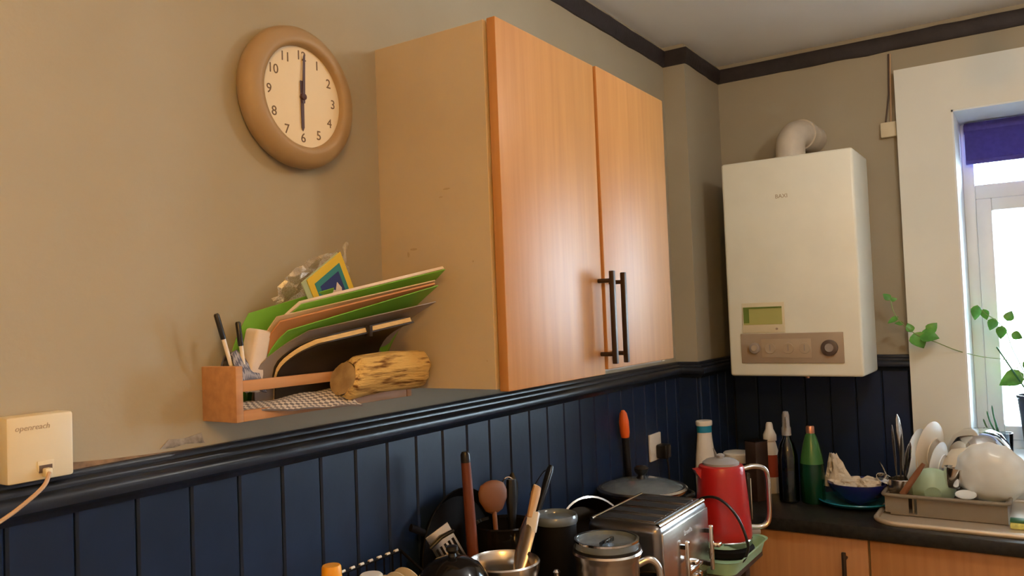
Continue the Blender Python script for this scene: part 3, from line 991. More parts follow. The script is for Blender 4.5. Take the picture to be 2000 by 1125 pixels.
LOGO = M('steel_print', (0.62, 0.66, 0.70), 0.5)
text_mesh('DUALIT', .012, 'lettering', LOGO, to, face_my(-.005, -TY-.0045, .160), .0003) if False else None
text_mesh('Breville', .017, 'lettering', LOGO, to, face_my(.005, -TY-.0045, .154), .0003)
for xx in (-.035, .125):
    finish('lever_track', box((xx-.006, -TY-.022, .030), (xx+.006, -TY-.012, .142), .004, 3), CHROME, to)
    finish('track_mount', box((xx-.004, -TY-.014, .040), (xx+.004, -TY-.003, .050)), BLACKP, to)
    finish('track_mount', box((xx-.004, -TY-.014, .122), (xx+.004, -TY-.003, .132)), BLACKP, to)
    lv = finish('lever', box((xx+.004, -TY-.036, .085), (xx+.026, -TY-.010, .097), .004, 3), CHROME, to)
finish('control_bar', box((.0, -TY-.010, .052), (.085, -TY-.003, .064), .003), CHROME, to)
for xx in (.02, .045, .07):
    finish('button', tube([(xx, -TY-.003, .036), (xx, -TY-.009, .036)], .006, 12), CHROME, to)

# ------------------------------------------------------------------ big pot with glass lid
pt = thing('stock_pot', 'large dark pot with a glass lid behind the toaster', 'pot', (.935, -.150, ZT))
R0 = .125
finish('body', lathe([(0, 0), (R0-.012, 0), (R0-.003, .008), (R0, .02), (R0, .150), (R0+.004, .156), (R0+.001, .158), (R0-.004, .15), (R0-.004, .02), (0, .016)], seg=48), STEEL, pt)
finish('dark_band', lathe([(R0+.0008, .112), (R0+.0016, .112), (R0+.0016, .154), (R0+.0008, .154)], seg=48), BLACKM, pt)
lid = finish('lid', lathe([(R0+.002, .160), (R0-.010, .168), (R0-.04, .180), (.05, .188), (.0, .191), (0, .187), (.05, .184), (R0-.04, .176), (R0-.012, .164), (R0, .158)], seg=48), GLASSL, pt)
finish('lid_rim', lathe([(R0+.006, .157), (R0+.008, .162), (R0+.002, .167), (R0-.006, .166), (R0-.004, .160)], seg=48), STEEL, lid)
finish('lid_knob', lathe([(0, .186), (.016, .186), (.014, .194), (.010, .200), (.020, .210), (.022, .220), (.014, .226), (0, .227)], seg=24), BLACKP, lid)
for an in (-38, 142):
    ca, sa = math.cos(math.radians(an)), math.sin(math.radians(an))
    f = lambda r, o, z: (r*ca-o*sa, r*sa+o*ca, z)
    finish('side_handle', tube(smooth_path([f(R0-.002, -.035, .128), f(R0+.028, -.03, .133), f(R0+.034, 0, .134), f(R0+.028, .03, .133), f(R0-.002, .035, .128)], 5), .006, 10), BLACKP, pt)

# ------------------------------------------------------------------ pan standing on edge, black canister
pn = thing('saucepan', 'black saucepan tipped on its side between canister and toaster', 'pan', (.625, -.135, ZT+.098), (math.radians(68), 0, math.radians(-38)))
finish('body', lathe([(0, -.045), (.074, -.045), (.083, -.038), (.090, .03), (.093, .034), (.090, .036), (.086, .03), (.079, -.034), (0, -.040)], seg=40), BLACKG, pn)
finish('steel_rim', lathe([(.0895, .031), (.095, .033), (.095, .037), (.090, .038)], seg=40), CHROME, pn)
finish('handle', tube(smooth_path([(-.087, 0, .02), (-.10, 0, .026), (-.11, 0, .028), (-.125, 0, .028)], 4), [.008]*5+[.010]*4+[.009]*4, 10, flat=.6), BLACKP, pn)

cn = thing('canister', 'black canister with a pale clear rimmed lid left of the toaster', 'canister', (.360, -.192, ZT))
finish('body', lathe([(0, 0), (.046, 0), (.049, .004), (.049, .195), (.046, .200), (0, .200)]), BLACKM, cn)
finish('lid', lathe([(.044, .200), (.0515, .200), (.053, .206), (.053, .214), (.050, .219), (.046, .216), (.044, .210), (0, .209), (0, .204)]), GLASSL, cn)
finish('lid_seal', lathe([(0, .2055), (.044, .2055), (.044, .2085), (0, .2085)]), WHITEPL, cn)

# ------------------------------------------------------------------ steel jug with glass lid
jg = thing('steel_jug', 'stainless jug with a clear lid nearest the viewer before the toaster', 'jug', (.262, -.375, ZT))
JR = .068
finish('body', lathe([(0, 0), (JR-.006, 0), (JR-.002, .006), (JR-.002, .165), (JR+.003, .175), (JR+.006, .182), (JR+.003, .186), (JR-.004, .180), (JR-.006, .17), (JR-.006, .01), (0, .008)], seg=44), STEEL, jg)
jl = finish('lid', lathe([(JR+.001, .187), (JR-.002, .206), (JR-.006, .208), (JR-.008, .200), (JR-.012, .197), (0, .196), (0, .193), (JR-.01, .193), (JR-.004, .187)], seg=44), GLASSL, jg)
finish('seal', lathe([(JR-.004, .183), (JR+.003, .186), (JR+.003, .192), (JR-.004, .192)], seg=44), BLACKP, jl)
finish('steel_rim', lathe([(JR-.004, .205), (JR+.000, .205), (JR+.000, .209), (JR-.004, .209)], seg=44), CHROME, jl)
finish('lid_grip', box((-.028, -.004, .196), (.028, .004, .206), .002), CLEARB, jl)
ca, sa = math.cos(math.radians(-52)), math.sin(math.radians(-52))
f = lambda r, z: (r*ca, r*sa, z)
finish('handle', tube(smooth_path([f(JR-.003, .150), f(JR+.022, .158), f(JR+.040, .140), f(JR+.043, .10), f(JR+.036, .06), f(JR-.003, .045)], 6), .008, 12), STEEL, jg)

# ------------------------------------------------------------------ steel pot, sugar pot, cups
sp = thing('steel_pot', 'open stainless pot with a broad rim in front of the utensils', 'pot', (.116, -.210, ZT))
SR = .070
finish('body', lathe([(0, 0), (SR-.008, 0), (SR, .010), (SR, .150), (SR+.004, .160), (SR+.006, .178), (SR+.003, .181), (SR-.001, .176), (SR-.004, .150), (SR-.004, .012), (0, .008)], seg=44), STEEL, sp)
finish('contents', lathe([(0, .118), (SR-.0045, .118), (SR-.0045, .121), (0, .121)], seg=44), BLACKM, sp)
tp2 = thing('small_teapot', 'small chrome teapot beside the open steel pot', 'teapot', (.190, -.292, ZT), (0, 0, math.radians(41)))
finish('body', lathe([(0, 0), (.024, 0), (.031, .02), (.034, .05), (.031, .085), (.025, .110), (.022, .118), (0, .120)], seg=32), CHROME, tp2)
finish('lid', lathe([(0, .118), (.023, .118), (.020, .128), (.008, .134), (.006, .140), (.008, .147), (.004, .152), (0, .152)], seg=24), CHROME, tp2)
finish('handle', tube(smooth_path([(-.030, 0, .100), (-.055, 0, .115), (-.070, 0, .10), (-.066, 0, .06), (-.036, 0, .035)], 5), .006, 10), CHROME, tp2)
finish('spout', tube(smooth_path([(.034, 0, .05), (.055, 0, .075), (.066, 0, .115)], 5), [.011, .0105, .010, .0095, .009, .0085, .008, .0075, .007, .0065, .006], 10), CHROME, tp2)
sg_ = thing('sugar_pot', 'small round chrome lidded pot left of the steel jug', 'sugar pot', (.112, -.345, ZT))
finish('body', lathe([(0, 0), (.030, 0), (.040, .02), (.042, .08), (.037, .128), (.036, .130), (0, .130)], seg=32), CHROME, sg_)
finish('lid', lathe([(.038, .130), (.036, .137), (.020, .147), (.006, .150), (.004, .154), (.006, .161), (0, .163), ], seg=32), STEEL, sg_)
cu = thing('cup', 'dark cup with a gold rim between the jug and toaster', 'cup', (.375, -.415, ZT))
finish('body', lathe([(0, 0), (.022, 0), (.030, .02), (.033, .098), (.0305, .100), (.029, .03), (0, .012)], seg=32), BLACKG, cu)
finish('rim', lathe([(.0300, .098), (.0335, .098), (.0335, .102), (.0300, .102)], seg=32), M('gold_rim', (0.75, 0.50, 0.22), 0.25, 1.0), cu)

# ------------------------------------------------------------------ utensil crock and utensils
cr = thing('utensil_crock', 'black crock full of utensils against the navy boards', 'utensil crock', (.250, -.124, ZT))
finish('body', lathe([(0, 0), (.062, 0), (.066, .01), (.068, .205), (.071, .215), (.068, .218), (.063, .212), (.060, .02), (0, .016)], seg=36), BLACKG, cr)

def utensil(name, label, cat, base, tip, parts):
    base, tip = Vector(base), Vector(tip)
    t = thing(name, label, cat, base)
    d = tip-base
    L_ = d.length
    q = d.to_track_quat('Z', 'Y')
    t.rotation_mode = 'QUATERNION'
    t.rotation_quaternion = q
    for pname, bmf, mat in parts(L_):
        finish(pname, bmf, mat, t)
    return t
utensil('rolling_pin', 'red-brown wooden handle standing tallest among the utensils', 'wooden handle', (.162, -.106, .919), (.137, -.105, 1.311),
        lambda L_: [('shaft', tube([(0, 0, 0), (0, 0, L_*.30), (0, 0, L_*.55), (0, 0, L_*.94)], [.0135, .0130, .0125, .0105], 16), REDWOOD),
                    ('end_cap', tube([(0, 0, L_*.94), (0, 0, L_*.985), (0, 0, L_)], [.011, .0105, .007], 16), BLACKP)])
utensil('wooden_spoon', 'brown wooden spoon with a round bowl leaning on the wainscot', 'spoon', (.228, -.125, .95), (.240, -.100, 1.226),
        lambda L_: [('handle', tube([(0, 0, 0), (0, 0, L_-.05)], .0055, 10), SPOONW),
                    ('bowl', lathe([(0, L_-.075), (.022, L_-.064), (.036, L_-.040), (.037, L_-.022), (.030, L_-.006), (.014, L_+.001), (0, L_+.003)], seg=24, sy=.32), SPOONW)])
utensil('black_ladle', 'black ladle with a chrome hanging ring', 'ladle', (.268, -.130, .95), (.293, -.118, 1.222),
        lambda L_: [('handle', tube([(0, 0, 0), (0, 0, L_*.6), (0, 0, L_*.85), (0, 0, L_)], [.006, .008, .016, .013], 10, flat=.9), BLACKP),
                    ('hanging_ring', tube([(.008+.014*math.cos(t*.4488), -.008, L_-.012+.017*math.sin(t*.4488)) for t in range(14)], .0018, 6, closed=True), CHROME)])
utensil('black_spatula', 'black pointed spatula standing behind the ladle', 'spatula', (.275, -.115, .95), (.348, -.085, 1.225),
        lambda L_: [('handle', tube([(0, 0, 0), (0, 0, L_*.72)], .005, 8), BLACKP),
                    ('blade', tube([(0, 0, L_*.70), (0, 0, L_*.80), (0, 0, L_*.92), (0, 0, L_)], [.003, .0045, .0042, .001], 10, flat=3.3), BLACKP)])
utensil('bread_knife', 'steel knife with a pale wooden handle pointing up', 'knife', (.150, -.215, 1.040), (.268, -.204, 1.218),
        lambda L_: [('blade', tube([(0, 0, L_*.02), (0, 0, L_*.28), (0, 0, L_*.50), (0, 0, L_*.70)], [.002, .0045, .0050, .0030], 12, flat=4.0), STEEL),
                    ('handle', tube([(0, 0, L_*.66), (0, 0, L_*.74), (0, 0, L_*.92), (0, 0, L_*.99), (0, 0, L_)], [.010, .011, .013, .012, .008], 12, flat=.75), PALEW),
                    ('steel_cap', tube([(.004, 0, L_*.93), (.004, 0, L_*1.005)], .0105, 12, flat=.7), STEEL)])
utensil('fish_slice', 'slim turner with a black handle and strap, right of the knife', 'turner', (.275, -.120, .95), (.487, -.110, 1.218),
        lambda L_: [('shaft', tube([(0, 0, 0), (0, 0, L_*.68)], .003, 8), STEEL),
                    ('handle', tube([(0, 0, L_*.62), (0, 0, L_*.72), (0, 0, L_*.96), (0, 0, L_)], [.006, .0085, .010, .007], 10), BLACKP),
                    ('strap', tube(smooth_path([(0, 0, L_*.97), (.016, 0, L_*.95), (.030, 0, L_*.84), (.036, 0, L_*.76)], 4), .0015, 6), BLACKP)])
utensil('pastry_brush', 'short cream wooden brush stub beside the knife blade', 'brush', (.160, -.222, 1.04), (.236, -.214, 1.170),
        lambda L_: [('handle', box((-.006, -.004, 0), (.006, .004, L_*.72), .002), PALEW),
                    ('head', box((-.013, -.005, L_*.70), (.013, .005, L_), .003), WHITEPL)])
# slotted steel grater lying across the black wok
gr = thing('grater', 'small slotted steel grater leaning on the red-brown handle', 'grater', (.080, -.118, 1.08), (0, math.radians(-28), math.radians(-30)))
finish('plate', box((-.028, -.002, 0), (.028, .002, .095), .001), STEEL, gr)
for i in range(5):
    finish('slot', box((-.022+i*.010, -.0032, .015), (-.017+i*.010, -.0015, .060)), BLACKM, gr, smooth=False)
finish('crossbar', tube([(-.030, -.003, .072), (0, -.008, .078), (.030, -.003, .072)], .004, 8), BLACKP, gr)

# black wok with a lid in the foreground
wk = thing('black_pot', 'glossy black lidded pot between the wire rack and steel pot', 'pot', (-.058, -.214, ZT))
finish('body', lathe([(0, 0), (.060, 0), (.068, .008), (.074, .06), (.075, .12), (.071, .175), (.066, .190), (.063, .190), (.066, .17), (.070, .06), (0, .012)], seg=44), BLACKG, wk)
wl_ = finish('lid', lathe([(.068, .190), (.066, .198), (.052, .218), (.032, .230), (.012, .235), (0, .236)], seg=44), BLACKG, wk)
finish('lid_knob', lathe([(0, .233), (.009, .233), (.007, .241), (.012, .247), (.011, .254), (0, .257)], seg=20), BLACKP, wl_)
finish('side_handle', tube(smooth_path([(-.030, -.068, .14), (-.034, -.092, .15), (0, -.100, .153), (.034, -.092, .15), (.030, -.068, .14)], 5), .006, 10), BLACKP, wk)
fp = thing('frying_pan', 'black frying pan standing on edge behind the utensils', 'frying pan', (.195, -.034, ZT+.1485), (math.radians(86), 0, 0))
finish('body', lathe([(0, -.012), (.115, -.012), (.130, -.006), (.148, .016), (.146, .018), (.128, -.002), (0, -.007)], seg=48), BLACKM, fp)
finish('handle', tube(smooth_path([(-.12, .075, .010), (-.15, .090, .014), (-.17, .100, .014)], 4), .008, 10, flat=.6), BLACKM, fp)

# ------------------------------------------------------------------ wire rack with bottles
wr = thing('wire_rack', 'black wire rack with pale worn rim at the lower left', 'wire rack', (-.150, -.080, ZT))
WX, WYD, WH = .150, .052, .208
WF = .150
rim = [(-WX, -WYD, WF), (WX, -WYD, WF), (WX, WYD-.005, WH), (-WX, WYD-.005, WH)]
finish('rim', tube([rim[0], rim[1]], .003, 8), BLACKM, wr)
finish('rim', tube([rim[1], rim[2]], .003, 8), BLACKM, wr)
finish('rim', tube([rim[2], rim[3]], .003, 8), BLACKM, wr)
finish('rim', tube([rim[3], rim[0]], .003, 8), BLACKM, wr)
finish('base_frame', tube([(-WX, -WYD, .004), (WX, -WYD, .004), (WX, WYD-.005, .004), (-WX, WYD-.005, .004)], .003, 8, closed=True), BLACKM, wr)
for i in range(13):
    xx = -WX+i*(2*WX/12)
    finish('wire', tube([(xx, WYD-.005, .004), (xx, WYD-.005, WH)], .0018, 6), BLACKM, wr)
    finish('wire', tube([(xx, -WYD, .004), (xx, -WYD, WF)], .0018, 6), BLACKM, wr)
    if i < 12:
        finish('pale_bead', tube([(xx+.006, WYD-.005, WH+.003), (xx+.016, WYD-.005, WH+.003)], .0030, 8), WHITEPL, wr)
yb = thing('sauce_bottle', 'sauce bottle with an amber yellow cap at the lower edge', 'bottle', (-.226, -.068, ZT+.006))
finish('body', lathe([(0, 0), (.026, 0), (.028, .004), (.028, .150), (.022, .185), (.015, .200), (.015, .215), (0, .215)], seg=28), MAROON, yb)
finish('cap', lathe([(0, .208), (.0185, .208), (.019, .212), (.0175, .236), (.0155, .239), (0, .239)], seg=28), YELLOWP, yb)
wbt = thing('spice_jar', 'jar with a flat white cap inside the wire rack', 'jar', (-.150, -.092, ZT+.006))
finish('body', lathe([(0, 0), (.024, 0), (.026, .004), (.026, .170), (.020, .180), (0, .180)], seg=28), MAROON, wbt)
finish('cap', lathe([(0, .178), (.0225, .178), (.023, .182), (.022, .202), (.019, .205), (0, .205)], seg=28), WHITEPL, wbt)
for i, (xx, r_) in enumerate(((-.095, .040), (-.070, .039), (-.045, .041))):
    pl = thing('saucer', ('cream saucer on edge in the wire rack, leftmost', 'cream saucer on edge in the wire rack, middle', 'cream saucer on edge in the wire rack, nearest the wok')[i], 'saucer',
               (xx, -.082, ZT+.150), (0, math.radians(78), 0), group='saucers in the wire rack')
    finish('plate', lathe([(0, 0), (r_*.5, 0), (r_, .008), (r_, .010), (r_*.5, .003), (0, .003)], seg=30), BEIGEC, pl)

# ------------------------------------------------------------------ socket, plug, orange-handled tool
so = thing('wall_socket', 'white double wall socket on the navy boards behind the pot', 'socket', (1.345, -.0115, 1.128))
finish('plate', box((-.046, 0, -.046), (.046, -.009, .046), .003), WHITEPL, so)
pg = thing('plug', 'black mains plug pushed into the wall socket', 'plug', (1.362, -.0205, 1.110))
finish('body', box((-.022, 0, -.022), (.022, -.040, .026), .006, 3), BLACKP, pg)
finish('cord', tube(smooth_path([(0, -.03, -.02), (.002, -.034, -.05), (.0, -.036, -.10), (-.01, -.03, -.185)], 5), .0038, 8), BLACKP, pg)
ot = thing('orange_handled_knife', 'black tool with a bright orange handle end standing against the boards', 'tool', (1.11, -.032, ZT), (math.radians(0), math.radians(-6), 0))
finish('shaft', tube([(0, 0, 0), (0, 0, .15), (0, 0, .29)], [.010, .011, .012], 12), BLACKP, ot)
finish('grip', tube([(0, 0, .285), (0, 0, .30), (0, 0, .335), (0, 0, .362), (0, 0, .372)], [.013, .0155, .0160, .012, .005], 16), ORANGEP, ot)

# ------------------------------------------------------------------ bottles and jars below the boiler
wt = thing('cleaner_bottle', 'tall white cleaner bottle with a teal collar in the corner', 'bottle', (1.555, -.118, ZT), (0, 0, math.radians(-35)))
bm = lathe([(0, 0), (.036, 0), (.040, .006), (.041, .10), (.036, .16), (.029, .215), (.0275, .238), (0, .238)], seg=32, sy=.75)
finish('body', bm, WHITEPL, wt)
finish('grip_recess', tube(smooth_path([(.022, -.026, .06), (.030, -.0255, .10), (.028, -.023, .15), (.020, -.020, .18)], 4), [.004, .006, .008, .009, .010, .011, .011, .011, .010, .009, .007, .005, .003], 8, flat=.5), GREYPL, wt)
finish('collar', lathe([(0, .237), (.0285, .237), (.0285, .262), (0, .262)], seg=32, sy=.8), TEALP, wt)
finish('cap', lathe([(0, .261), (.030, .261), (.0315, .266), (.0315, .276), (.029, .279), (0, .279)], seg=32, sy=.8), WHITEPL, wt)

jr = thing('storage_jar', 'glass jar with a wide white lid below the boiler', 'jar', (1.70, -.190, ZT))
finish('body', lathe([(0, 0), (.048, 0), (.052, .006), (.052, .105), (.046, .115), (.044, .115), (.046, .10), (.046, .01), (0, .008)], seg=36), CLEARB, jr)
finish('contents', lathe([(0, .009), (.045, .009), (.045, .07), (0, .075)], seg=28), BROWNBOX, jr)
finish('lid', lathe([(0, .112), (.052, .112), (.054, .116), (.054, .142), (.050, .147), (.030, .149), (0, .149)], seg=36), WHITEPL, jr)
bx_ = thing('dark_carton', 'tall dark brown carton beside the white-lidded jar', 'carton', (1.60, -.290, ZT), (0, 0, math.radians(-28)))
finish('body', box((-.030, -.026, 0), (.030, .026, .208), .003), BROWNBOX, bx_)
finish('top_flap', box((-.030, -.026, .208), (.030, .026, .2105)), BLACKM, bx_, smooth=False)
rbot = thing('sauce_bottle', 'small bottle with white cone cap and red label behind the carton', 'bottle', (1.735, -.300, ZT))
finish('body', lathe([(0, 0), (.026, 0), (.028, .005), (.028, .15), (.020, .185), (.014, .195), (0, .195)], seg=28), WHITEPL, rbot)
finish('label', lathe([(.0285, .06), (.0292, .06), (.0292, .14), (.0285, .14)], seg=28), REDL, rbot)
finish('cap', lathe([(0, .19), (.024, .19), (.024, .210), (.014, .232), (.012, .250), (.009, .256), (0, .256)], seg=28), WHITEPL, rbot)
sb = thing('spray_bottle', 'clear spray bottle with a translucent nozzle left of the green bottle', 'spray bottle', (1.62, -.392, ZT), (0, 0, math.radians(20)))
finish('body', lathe([(0, 0), (.030, 0), (.034, .005), (.034, .16), (.024, .20), (.013, .22), (.013, .235), (.010, .235), (.010, .22), (.022, .198), (.031, .158), (.031, .008), (0, .006)], seg=32), CLEARB, sb)
finish('liquid', lathe([(0, .007), (.0305, .007), (.0305, .11), (0, .11)], seg=28), M('dark_liquid', (0.02, 0.025, 0.045), 0.1), sb)
noz = finish('nozzle', lathe([(0, .23), (.016, .23), (.016, .255), (.013, .262), (.0125, .30), (.009, .312), (0, .314)], seg=20), GREYPL, sb)
finish('trigger', tube(smooth_path([(-.010, 0, .292), (-.026, 0, .285), (-.030, 0, .262)], 4), .004, 8), GREYPL, noz)
gb = thing('green_bottle', 'tapering green bottle with a copper cap on the worktop', 'bottle', (1.64, -.468, ZT))
finish('lower_body', lathe([(0, 0), (.037, 0), (.041, .006), (.041, .10), (.0395, .135), (0, .135)], seg=36), GREEND, gb)
finish('upper_body', lathe([(0, .135), (.0394, .135), (.035, .165), (.027, .200), (.019, .228), (.0145, .238), (0, .238)], seg=36), GREENB, gb)
finish('cap', lathe([(0, .236), (.0145, .236), (.0145, .258), (.012, .263), (0, .264)], seg=24), COPPER, gb)

# blue bowl with crumpled paper
bb = thing('blue_bowl', 'dark blue bowl holding crumpled paper on the worktop', 'bowl', (1.66, -.610, ZT+.012))
finish('bowl', lathe([(0, 0), (.045, 0), (.05, .004), (.072, .022), (.092, .052), (.097, .066), (.093, .067), (.068, .028), (.04, .010), (0, .008)], seg=40), BLUEB, bb)
tpl = thing('teal_plate', 'teal plate under the dark blue bowl', 'plate', (1.655, -.600, ZT))
finish('plate', lathe([(0, 0), (.06, 0), (.105, .010), (.118, .020), (.116, .023), (.10, .014), (.06, .005), (0, .005)], seg=40), TEALB, tpl)
def crumple(ctr, rx, ry, rz, seed, name, label, cat, mat, group=None):
    bm = nb()
    bmesh.ops.create_icosphere(bm, subdivisions=4, radius=1.0)
    for v in bm.verts:
        p = v.co.copy()
        k = 1+.42*noise.noise(p*1.6+Vector((seed, 0, 0)))+.22*abs(noise.noise(p*3.7+Vector((0, seed, 0))))-.1
        v.co = Vector((p.x*rx*k, p.y*ry*k, p.z*rz*k))
    bmesh.ops.translate(bm, verts=bm.verts, vec=ctr)
    return tag(finish(name, bm, mat, smooth=False), label, cat, group)
# a folded sheet standing up, and a crumpled one
rows = []
for i in range(8):
    r = []
    for j in range(8):
        t, q = j/7, i/7
        wd = .11*(1-.80*q)
        r.append((1.63+.02*abs(t-.5)*2+.012*noise.noise((t*5, q*5, 3)), -.548+wd*(.42-t)+.012*q, ZT+.058+.115*q+.010*noise.noise((t*4, q*5, 8))))
    rows.append(r)
tag(finish('paper_sheet', add_patch(nb(), rows, .001), TISSUE, smooth=False), 'pointed folded paper standing in the blue bowl', 'paper')
crumple((1.66, -.575, ZT+.066), .055, .05, .030, 2.2, 'crumpled_paper', 'crumpled paper in the left of the blue bowl', 'paper', TISSUE)
crumple((1.66, -.645, ZT+.070), .045, .042, .026, 5.1, 'crumpled_paper', 'crumpled paper in the right of the blue bowl', 'paper', TISSUE)
st = thing('steel_strainer', 'small shiny steel strainer at the right of the blue bowl', 'strainer', (1.67, -.683, ZT+.070), (math.radians(25), math.radians(-20), 0))
finish('cup', lathe([(0, .0), (.014, .003), (.024, .014), (.028, .030), (.026, .030), (.022, .016), (0, .004)], seg=28), CHROME, st)
finish('handle', tube([(.026, 0, .029), (.06, .02, .034), (.085, .03, .030)], .003, 8), CHROME, st)

# ------------------------------------------------------------------ sink and draining rack
sk = thing('sink', 'sink unit with a pale rolled rim let into the worktop', 'sink', (1.66, -1.2, ZT))
def sink_loop(dx, n=7):
    return rrect(-.235+dx, .225-dx, -.55+dx, .508-dx, .075-dx*.5, n)
finish('rim', tube([(u, v, .006) for u, v in sink_loop(0)], .0085, 10, closed=True), SINKM, sk)
bm = nb()
add_prism(bm, sink_loop(.004), .003, lambda u, v, q: (u, v, .0005+q))
finish('drainer', bm, SINKM, sk)
dr = thing('dish_rack', 'taupe plastic draining rack full of washing-up', 'dish rack', (1.55, -.878, ZT+.006))
DW, DX, DH = .168, .30, .058
bm = nb()
add_box(bm, (0, -DW, 0), (DX, DW-.015, .006))
add_box(bm, (DX-.006, -DW, .006), (DX, DW, DH))
add_box(bm, (0, -DW, .006), (DX-.006, -DW+.006, DH))
add_box(bm, (0, DW-.006, .006), (DX-.006, DW, DH))
add_box(bm, (0, .100, .006), (.006, DW-.006, DH))
add_box(bm, (0, -DW+.006, .006), (.006, .076, DH))
finish('tub', bm, RACKG, dr, smooth=False)
finish('rim', tube([(u, v, DH+.003) for u, v in rrect(-.006, DX+.004, -DW-.006, DW+.006, .02)], .006, 8, closed=True), RACKG, dr)
finish('divider', box((.01, .085, .006), (DX-.01, .090, DH-.006)), RACKG, dr, smooth=False)

def knifeish(name, label, cat, base, tip, mat, w, flat, hand=None):
    return utensil(name, label, cat, base, tip, lambda L_: [
        ('blade', tube([(0, 0, 0), (0, 0, L_*.35), (0, 0, L_*.55), (0, 0, L_*.8), (0, 0, L_*.95), (0, 0, L_)], [.003, .0035, w*.8, w, w*.6, .002], 14, flat=flat), mat)])
cb_ = thing('cutlery_pot', 'steel cutlery pot at the left end of the draining rack', 'cutlery pot', (1.625, -.748, ZT+.014))
finish('body', lathe([(0, 0), (.034, 0), (.036, .004), (.036, .090), (.034, .092), (.033, .006), (0, .004)], seg=28), STEEL, cb_)
knifeish('serving_spoon', 'large steel serving spoon, tallest in the cutlery pot', 'spoon', (1.63, -.765, .94), (1.60, -.752, 1.235), STEEL, .017, .35)
knifeish('steel_knife', 'steel table knife at the left of the cutlery pot', 'knife', (1.62, -.742, .94), (1.60, -.735, 1.20), STEEL, .009, .3)
knifeish('steel_spoon', 'steel spoon leaning right from the cutlery pot', 'spoon', (1.63, -.745, .94), (1.575, -.790, 1.150), CHROME, .015, .35)
knifeish('steel_fork', 'dark steel fork leaning between the spoons', 'fork', (1.62, -.745, .94), (1.58, -.765, 1.175), DSTEEL, .010, .4)
utensil('wooden_spatula', 'brown wooden spatula lying across the rack end', 'spatula', (1.56, -.760, .985), (1.575, -.825, 1.085),
        lambda L_: [('handle', tube([(0, 0, 0), (0, 0, L_*.7), (0, 0, L_)], [.010, .009, .006], 10, flat=.5), SPOONW)])
def plate(name, label, x, y, z, r, tilt, yaw, mat, grp=None, depth=.012):
    t = thing(name, label, 'plate', (x, y, z), (0, math.radians(tilt), math.radians(yaw)), group=grp)
    finish('plate', lathe([(0, 0), (r*.6, 0), (r*.95, depth), (r, depth+.002), (r*.97, depth+.004), (r*.6, .004), (0, .004)], seg=40), mat, t)
    finish('foot_ring', lathe([(r*.45, -.003), (r*.5, -.003), (r*.5, .001), (r*.45, .001)], seg=32), mat, t)
    return t
plate('side_plate', 'white plate on edge beside the cutlery pot', 1.70, -.806, 1.080, .095, 84, 76, WHITECER)
plate('side_plate', 'cream plate on edge, right of the white plate', 1.74, -.838, 1.090, .105, 82, 72, BEIGEC)
plate('side_plate', 'pale saucer on edge in front of the cream plate', 1.70, -.866, 1.062, .072, 80, 74, WHITECER)
gw = thing('mint_bowl', 'mint green bowl resting on its side at the rack front', 'bowl', (1.605, -.843, .985), (0, math.radians(74), math.radians(10)))
finish('bowl', lathe([(0, 0), (.024, 0), (.027, .003), (.052, .018), (.068, .036), (.070, .042), (.067, .042), (.050, .022), (.02, .007), (0, .006)], seg=36), MINT, gw)
bgb = thing('beige_bowl', 'beige bowl turned upside down behind the mint bowl', 'bowl', (1.745, -.918, 1.112), (math.radians(180-10), math.radians(8), 0))
finish('bowl', lathe([(0, 0), (.030, 0), (.034, .004), (.066, .030), (.080, .055), (.077, .055), (.062, .032), (.03, .010), (0, .008)], seg=36), BEIGEC, bgb)
sb2 = thing('steel_mixing_bowl', 'shiny steel mixing bowl upside down at the back of the rack', 'bowl', (1.865, -.955, 1.160), (math.radians(180-4), 0, 0))
finish('bowl', lathe([(0, 0), (.040, 0), (.072, .020), (.092, .055), (.100, .095), (.104, .097), (.100, .099), (.088, .058), (.04, .006), (0, .004)], seg=40), CHROME, sb2)
sm = thing('steel_cup', 'small steel cup between the mint bowl and white dish', 'cup', (1.64, -.893, 1.006), (math.radians(10), 0, 0))
finish('cup', lathe([(0, 0), (.022, 0), (.027, .01), (.030, .062), (.028, .062), (.025, .01), (0, .004)], seg=28), CHROME, sm)
wd_ = thing('white_dish', 'large white scalloped dish propped at the right of the rack', 'dish', (1.60, -1.000, 1.045), (0, math.radians(80), math.radians(-4)))
bm = lathe([(0, 0), (.045, 0), (.070, .008), (.088, .028), (.095, .050), (.099, .053), (.094, .055), (.082, .032), (.06, .012), (0, .005)], seg=60)
for v in bm.verts:
    rr = math.hypot(v.co.x, v.co.y)
    if rr > .07:
        k = 1+.025*math.cos(12*math.atan2(v.co.y, v.co.x))
        v.co.x *= k
        v.co.y *= k
finish('dish', bm, WHITECER, wd_)
plate('saucer', 'small white saucer lying at the rack front edge', 1.60, -.935, .985, .030, -14, 0, WHITECER, depth=.006)
gl = thing('drinking_glass', 'clear drinking glass right of the white dish', 'glass', (1.70, -1.125, ZT+.012))
finish('glass', lathe([(0, 0), (.026, 0), (.030, .004), (.034, .115), (.032, .115), (.028, .008), (0, .006)], seg=28), CLEARB, gl)
sc = thing('sponge', 'yellow washing-up sponge on the drainer at the right edge', 'sponge', (1.53, -1.085, ZT+.004))
finish('foam', box((-.022, -.038, 0), (.022, .034, .020), .005), SPONGE, sc)
finish('scourer', box((-.022, -.038, .0195), (.022, .034, .026), .003), LEAFD, sc)

